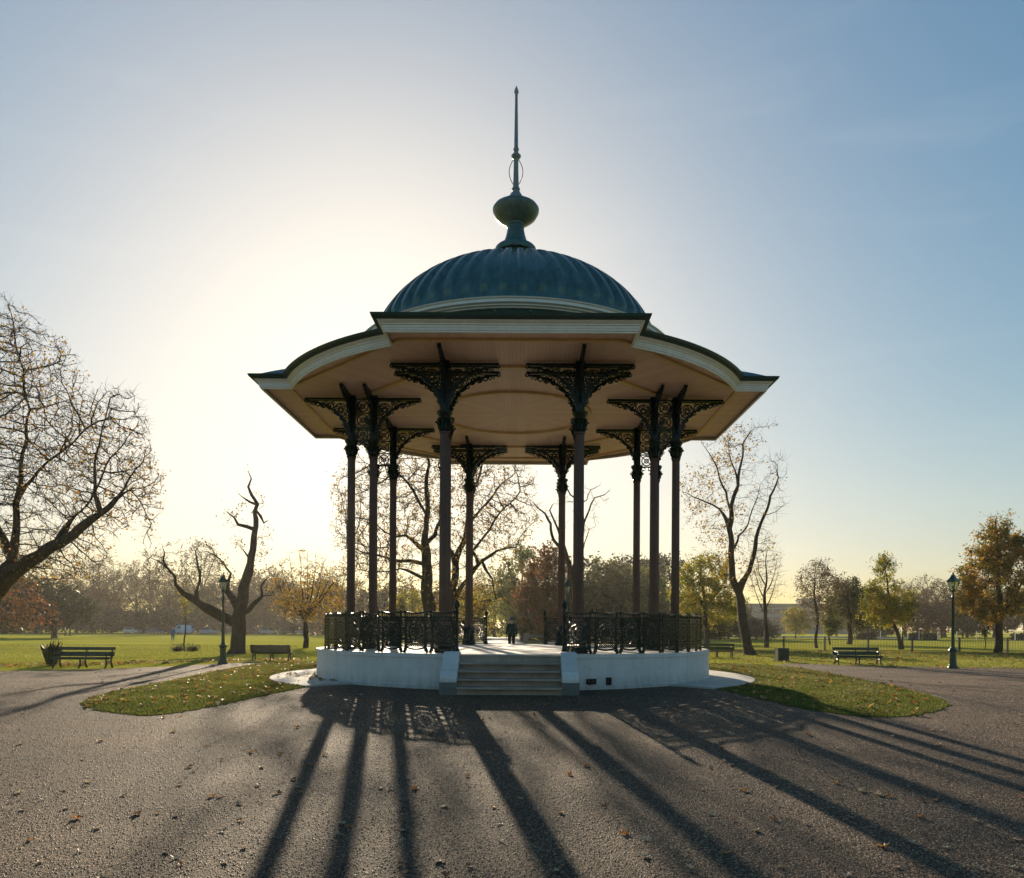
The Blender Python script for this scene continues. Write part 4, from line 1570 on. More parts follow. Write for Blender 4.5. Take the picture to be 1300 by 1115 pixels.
px_tree('slim_tree', 'slim bare upright tree between the tall half-bare tree and the litter bin', 77.0,
        [[(973, 822, .28), (973, 800, .22), (972, 775, .18), (971, 750, .12), (973, 725, .07), (974, 700, .03)]] +
        [[(972, 780 - k * 9, .07), (972 + s * 9, 762 - k * 9, .04, s), (972 + s * (18 - k * 1.5), 735 - k * 8, .02, s * 1.4)] for k, s in ((0, -1), (1, 1), (2, -1), (3, 1), (4, -1))],
        [(973, 735, 28, 46, 1)], natt=500, step=.45, infl=3, kill=.7, tip=.009, twigs=2, twl=(.4, 1.1), twr=.008, up=.5, leaf='gold', nleaf=120, lsize=.16)

px_tree('slender_tree', 'slender brown-leaved tree with a thin straight trunk behind the iron railing', 76.0,
        [[(1037, 823, .16), (1037, 800, .13), (1036, 770, .11), (1035, 740, .07), (1036, 718, .03)]],
        [(1036, 752, 26, 42, 2), (1058, 748, 18, 22, .7), (1040, 724, 14, 14, .3)], natt=1000, step=.42, infl=4, kill=.55, tip=.008, twigs=3, twl=(.35, .9), twr=.0085, leaf='brownleaf', nleaf=4200, lsize=.14, up=.3)

px_tree('dark_tree', 'dark olive dome-shaped tree next to the grey conical shrub', 96.0,
        [[(1078, 815, .3), (1078, 795, .25), (1077, 770, .16), (1077, 750, .06)]],
        [(1077, 765, 27, 32, 2), (1085, 782, 28, 18, 1), (1072, 745, 14, 14, .4)], natt=900, step=.6, infl=4, kill=.8, twigs=3, twl=(.5, 1.2), twr=.012, leaf='olive', nleaf=11000, lsize=.2)

px_tree('conical_shrub', 'narrow grey-green conical shrub left of the dark olive tree', 93.0,
        [[(1054, 812, .12), (1054, 790, .08), (1054, 765, .03)]],
        [(1054, 795, 10, 18, 2), (1054, 775, 7, 16, 1)], natt=300, step=.4, infl=3, kill=.6, twigs=3, twl=(.3, .7), twr=.01, leaf='willow', nleaf=2600, lsize=.24, cat='shrub')

px_tree('young_oak', 'leaning young tree with pointed yellow-green crown behind the railing, above the right bench', 72.0,
        [[(1143, 823, .2), (1138, 800, .16), (1131, 775, .13), (1127, 750, .1), (1124, 725, .06), (1123, 708, .02)]],
        [(1123, 728, 14, 22, 1), (1121, 755, 25, 24, 2), (1120, 778, 30, 18, 1.8), (1142, 770, 22, 26, 1.2)], natt=1100, step=.45, infl=4, kill=.55, twigs=3, twl=(.3, .8), twr=.009, leaf='yellowgreen', nleaf=10000, lsize=.16)

px_tree('sapling', 'thin straight sapling stem beside the leaning yellow-green tree', 73.0,
        [[(1147, 823, .08), (1146.5, 800, .07), (1146, 775, .05), (1147, 760, .02)]],
        [(1152, 772, 12, 18, 1)], natt=120, step=.4, infl=3, kill=.6, twigs=3, twl=(.3, .8), twr=.009, leaf='olive', nleaf=800, lsize=.2)

px_tree('autumn_oak', 'full broad oak in orange and green autumn leaf at the right edge', 63.0,
        [[(1266, 826, .34), (1268, 805, .27), (1270, 785, .25), (1269, 755, .2), (1267, 720, .14), (1266, 680, .08), (1265, 655, .03)], [(1270, 790, .14), (1250, 765, .09, .8), (1230, 745, .05, 1.4)], [(1270, 780, .14), (1290, 755, .1, -.8), (1306, 730, .05, -1)]],
        [(1265, 690, 24, 40, 1.2), (1258, 735, 42, 38, 2), (1272, 768, 52, 24, 1.8), (1295, 720, 34, 52, 1.6), (1236, 762, 22, 24, .8)], natt=1900, step=.48, infl=4, kill=.55, twigs=3, twl=(.35, .9), twr=.009, leaf='orange', nleaf=24000, lsize=.165)

px_tree('dark_tree', 'dark low-crowned tree with scattered orange leaves below the big plane at the left edge', 112.0,
        [[(69, 810, .45), (69, 798, .38), (68, 780, .3), (66, 760, .15), (64, 740, .06)], [(68, 785, .2), (40, 765, .12, 2), (20, 755, .06, 3)], [(68, 785, .2), (95, 768, .12, -2), (110, 760, .06, -2)]],
        [(55, 772, 62, 22, 2), (40, 755, 50, 22, 1), (15, 778, 40, 22, 1), (92, 778, 32, 18, .6)], natt=1200, step=.8, infl=6, kill=.9, twigs=3, twl=(.6, 1.4), twr=.016, leaf='darkleaf', nleaf=11000, lsize=.42)
px_tree('orange_tree', 'small tree with bright orange leaves at the left edge in front of the dark tree', 66.0,
        [[(-22, 830, .2), (-15, 800, .16), (-2, 770, .1), (10, 745, .05)], [(-8, 780, .08), (20, 770, .05, .6), (45, 772, .02, 1)]],
        [(15, 760, 40, 34, 2), (45, 782, 32, 20, .8)], natt=420, step=.45, infl=5, kill=.7, twigs=2, twl=(.4, 1), twr=.009, leaf='rust', nleaf=1300, lsize=.2)

# young staked tree on the left lawn with dry tufts at its foot
px_tree('staked_sapling', 'thin young tree with bare stem and dry weeds at its foot on the left lawn', 57.0,
        [[(235, 832, .06), (235, 805, .05), (234.5, 780, .045), (234, 760, .02), (233, 745, .012)]],
        [(234, 765, 9, 18, 1)], natt=90, step=.35, infl=2, kill=.5, tip=.008, twigs=2, twl=(.3, .6), twr=.008, leaf='yellowgreen', nleaf=110, lsize=.14)
for (px_, lab) in ((226, 'dark clump of dry weeds left of the young staked tree'), (245, 'dark clump of dry weeds right of the young staked tree')):
    b = PX(px_, 829, 57.0)
    root = thing('weed_clump', lab, 'plant', (b.x, 57.0, 0))
    nb = 160
    an = rng.uniform(0, 2 * PI, nb)
    rr = rng.uniform(0, .34, nb)
    base_ = np.stack([np.cos(an) * rr, np.sin(an) * rr, np.zeros(nb)], 1)
    dr = np.stack([np.cos(an) * .5, np.sin(an) * .5, np.ones(nb)], 1) + rng.normal(0, .3, (nb, 3))
    V, F, mid, end = twig_arrays(base_, dr, rng.uniform(.2, .75, nb) ** 1.5, .008)
    link('stems', np_mesh('stems', V, [(F, 0)], [M['bark']]), root)
    pts = np.concatenate([mid, mid, end])
    link('foliage', leaf_mesh('foliage', pts + rng.normal(0,   .05, pts.shape), .08, [M['darkleaf']]), root)


# --- trees of the wood round the common: a few kinds, copied
def proto(name, label, h, w, kind, seed_lines, natt, leaf, nleaf, lsize, bark='bark_far', low=0.25, twigs=3, step=0.7, twl=(.6, 1.5), twr=.018, kill=.9, tip=.022):
    trunk = [(Vector((0, 0, -.2)), h * .028), (Vector((.1, 0, h * low)), h * .022), (Vector((-.1, .1, h * .6)), h * .012), (Vector((0, 0, h * .85)), .04)]
    att = np.concatenate([ell(0, 0, h * (low + (1 - low) * .55), w / 2, w / 2, h * (1 - low) * .5, natt),
                          ell(w * .12, 0, h * (low + (1 - low) * .3), w * .5, w * .5, h * (1 - low) * .3, natt // 2)])
    lines = [trunk]
    for (az, r_, z0, z1) in seed_lines:
        lines.append([(Vector((0, 0, h * z0)), h * .011), (Vector((math.cos(az) * w * r_ * .5, math.sin(az) * w * r_ * .5, h * (z0 + z1) / 2)), h * .008), (Vector((math.cos(az) * w * r_, math.sin(az) * w * r_, h * z1)), .05)])
    return tree(name, label, (0, 0, 0), lines, att, step=step, infl=7, kill=kill, tip=tip, twigs=twigs, twl=twl, twr=twr, leaf=leaf, nleaf=nleaf, lsize=lsize, bark=bark)


arms = [(0.3, .3, .3, .7), (2.2, .35, .35, .75), (4.1, .3, .28, .7), (5.3, .3, .45, .85)]
PRO = {
    'bare': proto('bare_tree', '', 14, 11, 'bare', arms, 900, 'brownleaf', 2600, .3, low=.28, step=.65, twl=(.7, 1.7), twr=.016),
    'bare_b': proto('bare_tree', '', 14, 9, 'bare', arms[::-1], 800, 'olive', 1500, .3, low=.22, step=.65, twl=(.7, 1.7), twr=.016),
    'brown': proto('brown_tree', '', 11, 10, 'brown', arms, 650, 'brownleaf', 6500, .38, low=.12),
    'rust': proto('rust_tree', '', 10, 8, 'rust', arms, 550, 'rust', 5200, .36, low=.12),
    'olive': proto('olive_tree', '', 10, 10, 'olive', arms, 600, 'olive', 7000, .38, low=.06),
    'willow': proto('willow_tree', '', 12, 9, 'willow', arms, 600, 'willow', 8000, .32, low=.05),
    'gold': proto('gold_tree', '', 9, 8, 'gold', arms, 500, 'yellowgreen', 4200, .34, low=.15),
    'shrub': proto('dark_shrub', '', 5, 7, 'shrub', arms, 450, 'darkleaf', 4200, .36, low=.02, step=.5),
    'brush': proto('brown_shrub', '', 5, 7, 'brush', arms, 450, 'brownleaf', 3200, .32, low=.02, step=.5),
    'pine': proto('flat_topped_pine', '', 14, 9, 'pine', [(0.3, .45, .55, .8), (2.2, .45, .6, .85), (4.1, .45, .55, .82), (5.3, .4, .65, .9)], 420, 'darkleaf', 2800, .4, low=.58),
}
H0 = {'bare': 14, 'bare_b': 14, 'brown': 11, 'rust': 10, 'olive': 10, 'willow': 12, 'gold': 9, 'shrub': 5, 'brush': 5, 'pine': 14}
WORD = {'bare': 'bare brown tree', 'bare_b': 'bare narrow grey-brown tree', 'brown': 'dull brown-leaved tree', 'rust': 'rust-red tree', 'olive': 'olive-green bushy tree', 'willow': 'pale green drooping willow-like tree',
        'gold': 'small golden tree', 'shrub': 'dark evergreen shrub', 'brush': 'low brown shrub', 'pine': 'flat-topped dark pine'}
CATW = {'shrub': 'shrub', 'brush': 'shrub'}
used = set()
# (kind, px centre, py of the top, distance, width factor, place words, group)
LW, CW, RW_ = 'trees of the wood beyond the left lawn', 'trees of the wood behind the bandstand', 'trees of the wood beyond the right lawn'
FAR = [
    ('bare', 118, 712, 196, .95, 'at the left end of the far wood, behind the two walkers', LW), ('brown', 98, 745, 200, 1.1, 'left of the tallest bare trees of the far wood', LW),
    ('bare_b', 145, 716, 205, 1.0, 'second from the left in the far wood', LW), ('bare', 172, 722, 198, .9, 'behind the leftmost parked car', LW),
    ('bare_b', 190, 704, 210, .9, 'tallest of the wood left of the van', LW), ('bare', 214, 728, 200, .95, 'in the far wood just left of the blue van', LW), ('brown', 236, 742, 205, 1.0, 'directly behind the blue van', LW),
    ('bare_b', 255, 692, 192, .8, 'with tall forked stems rising between the van and the lopped tree', LW), ('brown', 285, 738, 200, 1.2, 'behind the left lamp post', LW), ('gold', 250, 762, 190, .9, 'behind the right end of the blue van', LW),
    ('brown', 338, 728, 204, 1.2, 'just right of the lopped tree', LW), ('bare', 362, 738, 196, 1.1, 'left of the fan-shaped tree', LW), ('brown', 412, 738, 190, 1.2, 'right of the fan-shaped tree', LW), ('bare_b', 428, 722, 200, 1.1, 'behind the left end of the railing', LW),
    ('rust', 312, 752, 206, 1.1, 'behind the lopped tree trunk', LW), ('rust', 130, 752, 190, 1.1, 'low under the bare trees at the left of the wood', LW),
    ('shrub', 105, 778, 186, 1.5, 'left of the leftmost parked car', LW), ('shrub', 140, 776, 187, 1.5, 'behind the leftmost parked car, left part', LW), ('shrub', 172, 778, 188, 1.5, 'behind the second parked car', LW), ('shrub', 203, 776, 187, 1.4, 'left of the blue van', LW),
    ('brush', 228, 780, 188, 1.5, 'behind the blue van roof', LW), ('brush', 268, 782, 188, 1.4, 'behind the car right of the van', LW), ('brush', 300, 782, 189, 1.5, 'behind the lopped tree', LW), ('brush', 335, 780, 188, 1.5, 'behind the cars right of the lopped tree', LW), ('brush', 372, 782, 189, 1.6, 'behind the last parked cars', LW),
    ('brush', 410, 780, 180, 1.6, 'beyond the left end of the railing', LW), ('brown', 20, 738, 190, 1.5, 'at the left edge behind the dark tree', LW), ('bare', 60, 726, 210, 1.2, 'at the left edge above the dark tree', LW), ('shrub', 45, 776, 170, 1.7, 'behind the dark car at the left edge', LW), ('shrub', 5, 772, 165, 1.6, 'at the far left edge of the wood', LW),
    # behind the bandstand
    ('brown', 460, 745, 150, 1.2, 'behind the left group of columns', CW), ('brown', 508, 740, 150, 1.2, 'between the left columns and the left front column', CW), ('gold', 522, 752, 110, 1.0, 'left of the big plane trunk', CW), ('brown', 575, 742, 140, 1.2, 'behind the left front column', CW),
    ('gold', 598, 748, 95, 1.1, 'beside the left rear column', CW), ('bare', 628, 722, 150, 1.0, 'straight behind the rear entrance', CW), ('willow', 663, 698, 105, .85, 'by the path behind the rear entrance', CW), ('olive', 652, 745, 120, .8, 'beneath the willow', CW),
    ('rust', 697, 700, 88, .8, 'left of the right rear column', CW), ('rust', 706, 745, 84, .8, 'right of the path, low', CW), ('olive', 755, 712, 120, 1.1, 'between the right rear column and the right group', CW), ('brown', 775, 722, 132, 1.1, 'middle of the gap right of the right front column', CW),
    ('olive', 800, 722, 118, 1.1, 'left of the right group of columns', CW), ('willow', 822, 722, 112, .8, 'between the right group of columns', CW), ('pine', 800, 708, 165, 1.1, 'with a bare stem, left one of the two pines', CW), ('pine', 842, 706, 160, 1.1, 'with a bare stem, right one of the two pines', CW),
    ('brush', 440, 778, 140, 1.6, 'low behind the left part of the railing', CW), ('brush', 490, 778, 135, 1.7, 'low behind the left middle of the railing', CW), ('shrub', 545, 782, 130, 1.5, 'low beside the plane trunk', CW), ('brush', 600, 780, 125, 1.5, 'low left of the rear entrance', CW),
    ('shrub', 690, 778, 100, 1.2, 'low right of the path', CW), ('brush', 745, 780, 108, 1.6, 'low right of the right front column', CW), ('brush', 800, 782, 110, 1.7, 'low behind the right part of the railing', CW), ('brush', 850, 780, 110, 1.6, 'low behind the right end of the railing', CW), ('brown', 862, 745, 130, 1.2, 'behind the golden-yellow tree, left', CW),
    # right
    ('brown', 925, 755, 140, 1.2, 'behind the tall half-bare tree', RW_), ('brush', 915, 785, 130, 1.8, 'low left of the tall half-bare trunk', RW_), ('brush', 960, 785, 132, 1.7, 'low between the tall half-bare tree and the slim tree', RW_), ('shrub', 890, 783, 128, 1.5, 'low beyond the end of the railing', RW_),
    ('gold', 1010, 770, 150, 1.0, 'in front of the grey building', RW_), ('brown', 1062, 762, 170, 1.0, 'behind the conical shrub', RW_), ('olive', 1100, 748, 150, 1.0, 'right of the dark olive tree', RW_), ('bare', 1150, 738, 185, 1.1, 'just right of the leaning yellow-green tree', RW_),
    ('bare', 1178, 732, 190, 1.2, 'in the middle of the far right wood', RW_), ('bare_b', 1200, 735, 195, 1.3, 'left of the right lamp post', RW_), ('rust', 1165, 762, 180, 1.3, 'low in the far right wood', RW_), ('rust', 1195, 764, 180, 1.3, 'low beside the right lamp post', RW_),
    ('brown', 1228, 748, 185, 1.3, 'right of the right lamp post', RW_), ('bare', 1300, 740, 190, 1.3, 'behind the orange oak at the right edge', RW_), ('brown', 1262, 750, 195, 1.4, 'directly behind the orange oak', RW_), ('brush', 1120, 786, 175, 1.6, 'low behind the leaning yellow-green tree', RW_), ('olive', 1222, 770, 170, 1.0, 'low at the left of the orange oak', RW_),
]
for kind, px_, top, Z, wf, where, grp in FAR:
    b = PX(px_, 806, Z)
    hgt = max(2.0, EYE + (797 - top) / F_PX * Z - (px_ - 665) * 0.0)
    s = hgt / H0[kind]
    lab = '%s %s' % (WORD[kind], where)
    sc = (s * wf, s * wf, s)
    rz = rng.uniform(0, 2 * PI)
    if kind not in used:
        o = PRO[kind]
        used.add(kind)
        o.location, o.rotation_euler, o.scale = (b.x, Z, 0), (0, 0, rz), sc
        o['label'] = lab
    else:
        o = dup(PRO[kind], (b.x, Z, 0), rz, sc, lab)
    o['category'] = CATW.get(kind, 'tree')
    o['group'] = grp
# ------------------------------------------------------------------ benches
def bench(label, loc, rz, L=2.3, slats=(0.53, 0.595, 0.66, 0.80, 0.865)):
    """park bench: slatted seat and back on three cast-iron stands; the sitter looks along local -y"""
    root = thing('park_bench', label, 'bench', loc, rz)
    mb = MB()
    for k in range(4):
        mb.box((0, -0.20 + k * 0.115, 0.44 + (0.006 if k in (1, 2) else 0.012)), (L, 0.095, 0.035))
    mb.box((0, -0.215, 0.405), (L, 0.03, 0.075))
    mb.build('seat', M['bench'], root)
    mb = MB()
    for k, z in enumerate(slats):
        y = 0.24 + (z - 0.44) * 0.28
        mt = Matrix.Rotation(-0.27, 3, 'X')
        mb.box((0, y, z), (L, 0.034, 0.061), mat=mt)
    mb.build('backrest', M['bench'], root)
    for x in (-L / 2 + 0.12, 0, L / 2 - 0.12):
        mb = MB()
        w = 0.055
        mb.tube([(x, -0.32, 0.0), (x, -0.24, 0.1), (x, -0.20, 0.22), (x, -0.22, 0.34), (x, -0.2, 0.42)], [.045, .04, .036, .04, .04], 7)
        mb.tube([(x, 0.36, 0.0), (x, 0.27, 0.1), (x, 0.22, 0.24), (x, 0.24, 0.42), (x, 0.28, 0.56), (x, 0.35, 0.80), (x, 0.37, 0.88)], [.045, .04, .038, .04, .036, .034, .04], 7)
        mb.tube([(x, -0.2, 0.24), (x, 0.0, 0.3), (x, 0.22, 0.24)], .022, 6)
        mb.tube([(x, -0.22, 0.41), (x, 0.25, 0.41)], .026, 6)
        if x != 0:
            mb.tube([(x, 0.31, 0.68), (x, 0.1, 0.66), (x, -0.12, 0.66), (x, -0.22, 0.62), (x, -0.21, 0.54), (x, -0.19, 0.44)], [.03, .034, .036, .036, .03, .028], 7)
        mb.build('leg', M['bench'], root, smooth=40)
    return root


b = G(105, 848)
bench('dark green park bench with three iron legs, beside the basket of spiky branches', b, R(2), 2.45)
b = G(345, 839)
bench('park bench seen from behind between the lopped tree and the paved ring', b, R(184), 2.1, (0.50, 0.565, 0.63, 0.695, 0.76, 0.825))
b = G(1089, 844)
bench('dark green park bench facing the path in front of the iron railing on the right', b, R(-3), 2.4)
b = G(910, 835)
bench('park bench half hidden by the right end of the bandstand base', b, R(176), 2.1)


# ------------------------------------------------------------------ litter bins
def bin_mesh(r0, r1, h):
    mb = MB()
    n = 16
    for k in range(n):
        a = 2 * PI * k / n
        d0, d1 = Vector((math.cos(a) * r0, math.sin(a) * r0, 0.03)), Vector((math.cos(a) * r1, math.sin(a) * r1, h))
        mt = Matrix.Rotation(a, 3, 'Z')
        mb.tube([d0, d1], 0.34 * (r0 + r1) / n + .012, 4)
    return mb


b = G(992.5, 840)
t = thing('litter_bin', 'dark square slatted litter bin on the grass to the right of the bandstand', 'litter bin', b)
mb = MB()
for k in range(7):
    for s in (-1, 1):
        mb.box((-.27 + k * .09, s * .29, .38), (.075, .025, .68))
        mb.box((s * .29, -.27 + k * .09, .38), (.025, .075, .68))
mb.build('slats', M['bench'], t)
mb = MB()
for z in (.1, .62):
    mb.box((0, -.285, z), (.58, .03, .04)); mb.box((0, .285, z), (.58, .03, .04)); mb.box((-.285, 0, z), (.03, .53, .04)); mb.box((.285, 0, z), (.03, .53, .04))
for s in (-1, 1):
    mb.box((0, s * .27, .745), (.64, .1, .04)); mb.box((s * .27, 0, .747), (.1, .44, .04))
mb.build('rim', M['bench'], t)
mb = MB()
mb.lathe([(.0, .05), (.24, .05), (.24, .7), (.22, .7), (.22, .1), (0, .1)], 16)
mb.build('liner', M['hole'], t)

b = G(70.5, 846)
t = thing('litter_bin', 'dark flared litter basket with spiky dead branches sticking out, beside the left bench', 'litter bin', (b.x - .3, b.y + .2, b.z))
bm_ = bin_mesh(.17, .36, .68)
bm_.lathe([(.0, .02), (.17, .02), (.19, .08), (.34, .64), (.0, .60)], 16)
bm_.build('basket', M['bench'], t)
mb = MB()
mb.lathe([(.35, .66), (.39, .66), (.39, .71), (.35, .71), (.35, .66)], 20)
mb.lathe([(.05, -.05), (.05, .04), (0, .04)], 8)
mb.build('rim', M['bench'], t, smooth=30)
mb = MB()
random.seed(3)
for k in range(26):
    a = random.uniform(0, 2 * PI)
    l_ = random.uniform(.35, .75)
    o = Vector((random.uniform(-.2, .2), random.uniform(-.15, .15), .55))
    d = Vector((math.cos(a) * .55 + .1, math.sin(a) * .4, 1)).normalized()
    m_ = o + d * l_ * .6 + Vector((random.uniform(-.05, .05), 0, 0))
    mb.tube([o, m_, o + d * l_ + Vector((random.uniform(-.1, .12), 0, random.uniform(-.05, .05)))], [.035, .028, .006], 5)
mb.tube([(-.2, 0, .6), (-.42, 0, .78), (-.52, 0, .98)], [.12, .07, .01], 6)
mb.build('dead_branches', M['darkleaf'], t)


# ------------------------------------------------------------------ lamp posts
def lamp(label, loc, h=4.5, rz=0.0):
    root = thing('lamp_post', label, 'lamp post', loc, rz)
    MB().lathe([(.24, -.1), (.24, .06), (.21, .10), (.20, .16), (.165, .2), (.15, .5), (.145, .78), (.19, .82), (.20, .88), (.17, .93), (.10, .98)], 8, phase=PI / 8).build('base', M['lamp_green'], root)
    ht = h - .86
    mb = MB().lathe([(.085, .96), (.105, 1.0), (.085, 1.05), (.075, 1.3), (.055, ht - .35), (.075, ht - .32), (.055, ht - .28), (.05, ht - .06), (.09, ht - .03), (.10, ht)], 14)
    mb.build('post', M['lamp_green'], root, smooth=35)
    MB().tube([(-.34, 0, ht - .42), (.34, 0, ht - .42)], .02, 6).build('ladder_bar', M['lamp_green'], root)
    fr = MB()
    w0, w1 = .10, .185
    z0, z1 = ht + .03, ht + .42
    cs0 = [(sx * w0, sy * w0, z0) for sx, sy in ((-1, -1), (1, -1), (1, 1), (-1, 1))]
    cs1 = [(sx * w1, sy * w1, z1) for sx, sy in ((-1, -1), (1, -1), (1, 1), (-1, 1))]
    for k in range(4):
        fr.tube([cs0[k], cs1[k]], .014, 5)
        fr.tube([cs0[k], cs0[(k + 1) % 4]], .016, 5)
        fr.tube([cs1[k], cs1[(k + 1) % 4]], .018, 5)
    fr.lathe([(.1, ht), (.13, ht + .025), (.06, ht + .06), (.035, ht + .2), (.0, ht + .2)], 10)
    lf = fr.build('lantern_frame', M['lamp_green'], root)
    g = MB()
    a0 = [(x * .93, y * .93, z + .015) for x, y, z in cs0]
    a1 = [(x * .95, y * .95, z - .012) for x, y, z in cs1]
    g.add(a0 + a1, [(k, (k + 1) % 4, 4 + (k + 1) % 4, 4 + k) for k in range(4)])
    g.build('pane', M['glass'], lf)
    rf = MB()
    rf.lathe([(.31, z1 - .01), (.32, z1 + .03), (.22, z1 + .10), (.14, z1 + .20), (.10, z1 + .28), (.10, z1 + .31), (.05, z1 + .33), (.035, z1 + .36), (.05, z1 + .39), (.02, z1 + .43), (0, z1 + .5)], 4, phase=PI / 4)
    rf.build('lantern_roof', M['lamp_green'], root)
    return root


lamp('dark green lamp post with lantern standing by the lopped tree on the left', G(283, 843), 4.45, R(20))
lamp('dark green lamp post with lantern at the edge of the path on the right', G(1209.5, 849), 4.6, R(35))
b = PX(719, 800, 46.0)
lamp('lamp post with lantern glimpsed between the right rear and right front columns', (b.x, 46.0, 0), 4.75, R(10))

# ------------------------------------------------------------------ fences
pts = [G(888, 827), G(995, 827.5), G(1047, 827.7), G(1102, 828), G(1158, 828.2), G(1218, 828.6), G(1279, 829), G(1345, 829.5)]
t = thing('iron_railing', 'low blue-black iron railing with thin upright bars between the right verge and the mown field', 'railing', (pts[0].x, pts[0].y, 0))
mb = MB()
o0 = Vector((pts[0].x, pts[0].y, 0))
for a_, b_ in zip(pts[:-1], pts[1:]):
    d = (b_ - a_).xy
    L = d.length
    ang = math.atan2(d.y, d.x)
    nb = int(L / .125)
    for z in (.14, 1.02):
        c = (a_ + b_) / 2 - o0
        mb.box((c.x, c.y, z), (L, .012, .04), ang)
    for k in range(1, nb):
        p = a_.lerp(b_, k / nb) - o0
        mb.box((p.x, p.y, .58), (.018, .018, .96), ang)
mb.build('bars', M['blue_rail'], t)
for p in pts:
    q = p - o0
    mb = MB()
    mb.box((q.x, q.y, .60), (.11, .11, 1.22))
    mb.lathe([(.08, 0), (.08, .03), (0, .06)], 4, (q.x, q.y, 1.21), phase=PI / 4)
    mb.build('post', M['blue_rail'], t)

# white boundary board, far post-and-rail fence with white posts
zc = 152.0
a_, b_ = PX(872, 808, zc), PX(1165, 809, zc)
t = thing('boundary_board', 'long low white board along the far side of the right field', 'board', (a_.x, zc, 0))
mb = MB()
L = b_.x - a_.x
for k in range(14):
    mb.box((L * (k + .5) / 14, 0, .28), (L / 14 - .12, .06, .34))
mb.build('board', M['pale_timber'], t)
mb = MB()
for k in range(15):
    mb.box((L * k / 14, .07, .25), (.08, .08, .6))
mb.build('stake', M['block'], t)
zc = 138.0
xs_ = [PX(p, 806, zc).x for p in (1118, 1142, 1167, 1191, 1215, 1240, 1264, 1289, 1313)]
t = thing('rail_fence', 'far fence with slim white posts and thin rails in front of clipped dark hedges', 'fence', (xs_[0], zc, 0))
mb = MB()
for z in (.5, 1.05):
    mb.box(((xs_[-1] - xs_[0]) / 2, 0, z), (xs_[-1] - xs_[0], .04, .05))
mb.build('rail', M['blue_rail'], t)
for x in xs_:
    mb = MB()
    mb.box((x - xs_[0], .05, .75), (.11, .11, 1.55))
    mb.lathe([(.09, 0), (.09, .04), (0, .09)], 4, (x - xs_[0], .05, 1.52), phase=PI / 4)
    mb.build('post', M['pale_timber'], t)
for (x0, x1, lab) in ((1088, 1112, 'low clipped dark hedge left of the leaning yellow-green tree'), (1155, 1168, 'short clipped dark hedge right of the leaning yellow-green tree'), (1172, 1190, 'clipped dark hedge left of the right lamp post'), (1284, 1310, 'clipped dark hedge at the right edge')):
    a_, b_ = PX(x0, 806, 146), PX(x1, 806, 146)
    t = thing('hedge', lab, 'hedge', ((a_.x + b_.x) / 2, 146, 0))
    w_ = b_.x - a_.x
    n_ = 900
    p = np.stack([rng.uniform(-w_ / 2, w_ / 2, n_), rng.uniform(-.5, .5, n_), rng.uniform(0.05, 1.15, n_)], 1)
    link('foliage', leaf_mesh('foliage', p, .34, [M['darkleaf']]), t)
    V, F, _, _ = twig_arrays(np.stack([rng.uniform(-w_ / 2, w_ / 2, 60), rng.uniform(-.3, .3, 60), np.zeros(60)], 1), np.stack([rng.normal(0, .2, 60), rng.normal(0, .2, 60), np.ones(60)], 1), np.full(60, 1.1), .03)
    link('stems', np_mesh('stems', V, [(F, 0)], [M['bark']]), t)

# low grey board fence beside the path behind the bandstand
t = thing('low_board_fence', 'low grey board fence along the path beyond the rear entrance', 'fence', (0.3, 91.0, 0))
mb = MB()
for k in range(12):
    q = (k + .5) / 12
    mb.box((-1.6 * q, 69 * q, .55), (69 / 12 - .05, .08, .9), math.atan2(69, -1.6))
mb.build('board', M['block'], t)
mb = MB()
for z, h_ in ((.25, .2), (.85, .42)):
    mb.box((2.6, 0.05, z), (4.9, .06, h_))
mb.build('rail', M['block'], t)
for x, w_ in ((0.0, .5), (2.4, .16), (5.0, .16)):
    mb = MB()
    mb.box((x, 0.0, .55), (w_, .2, 1.15))
    mb.lathe([(w_ * .72, 0), (w_ * .72, .04), (0, .08)], 4, (x, 0, 1.12), phase=PI / 4)
    mb.build('post', M['block'], t)

# far building on the right
zc = 330.0
a_, b_ = PX(978, 790, zc), PX(1020, 790, zc)
wd = b_.x - a_.x
hg = EYE + (797 - 767) / F_PX * zc
t = thing('office_block', 'long flat-roofed grey building far away beyond the right field', 'building', ((a_.x + b_.x) / 2, zc, 0))
mb = MB()
mb.box((0, 0, hg / 2 - .5), (wd + 40, 14, hg + 1))
mb.build('wall', M['block'], t)
mb = MB()
mb.box((0, 0, hg + .25), (wd + 40.4, 14.4, .5))
rf = mb.build('roof', M['block'], t)
mb = MB()
mb.box((9, 0, hg + 1.6), (8, 6, 2.2))
mb.box((9, 0, hg + 2.75), (8.4, 6.4, .15))
mb.build('plant_room', M['block'], rf)
for fl in range(3):
    for k in range(9):
        mb = MB()
        mb.box((-wd / 2 - 8 + (wd + 16) * (k + .5) / 9, -7.03, 2.4 + fl * 3.4), (2.6, .12, 1.7))
        mb.build('window', M['window'], t)

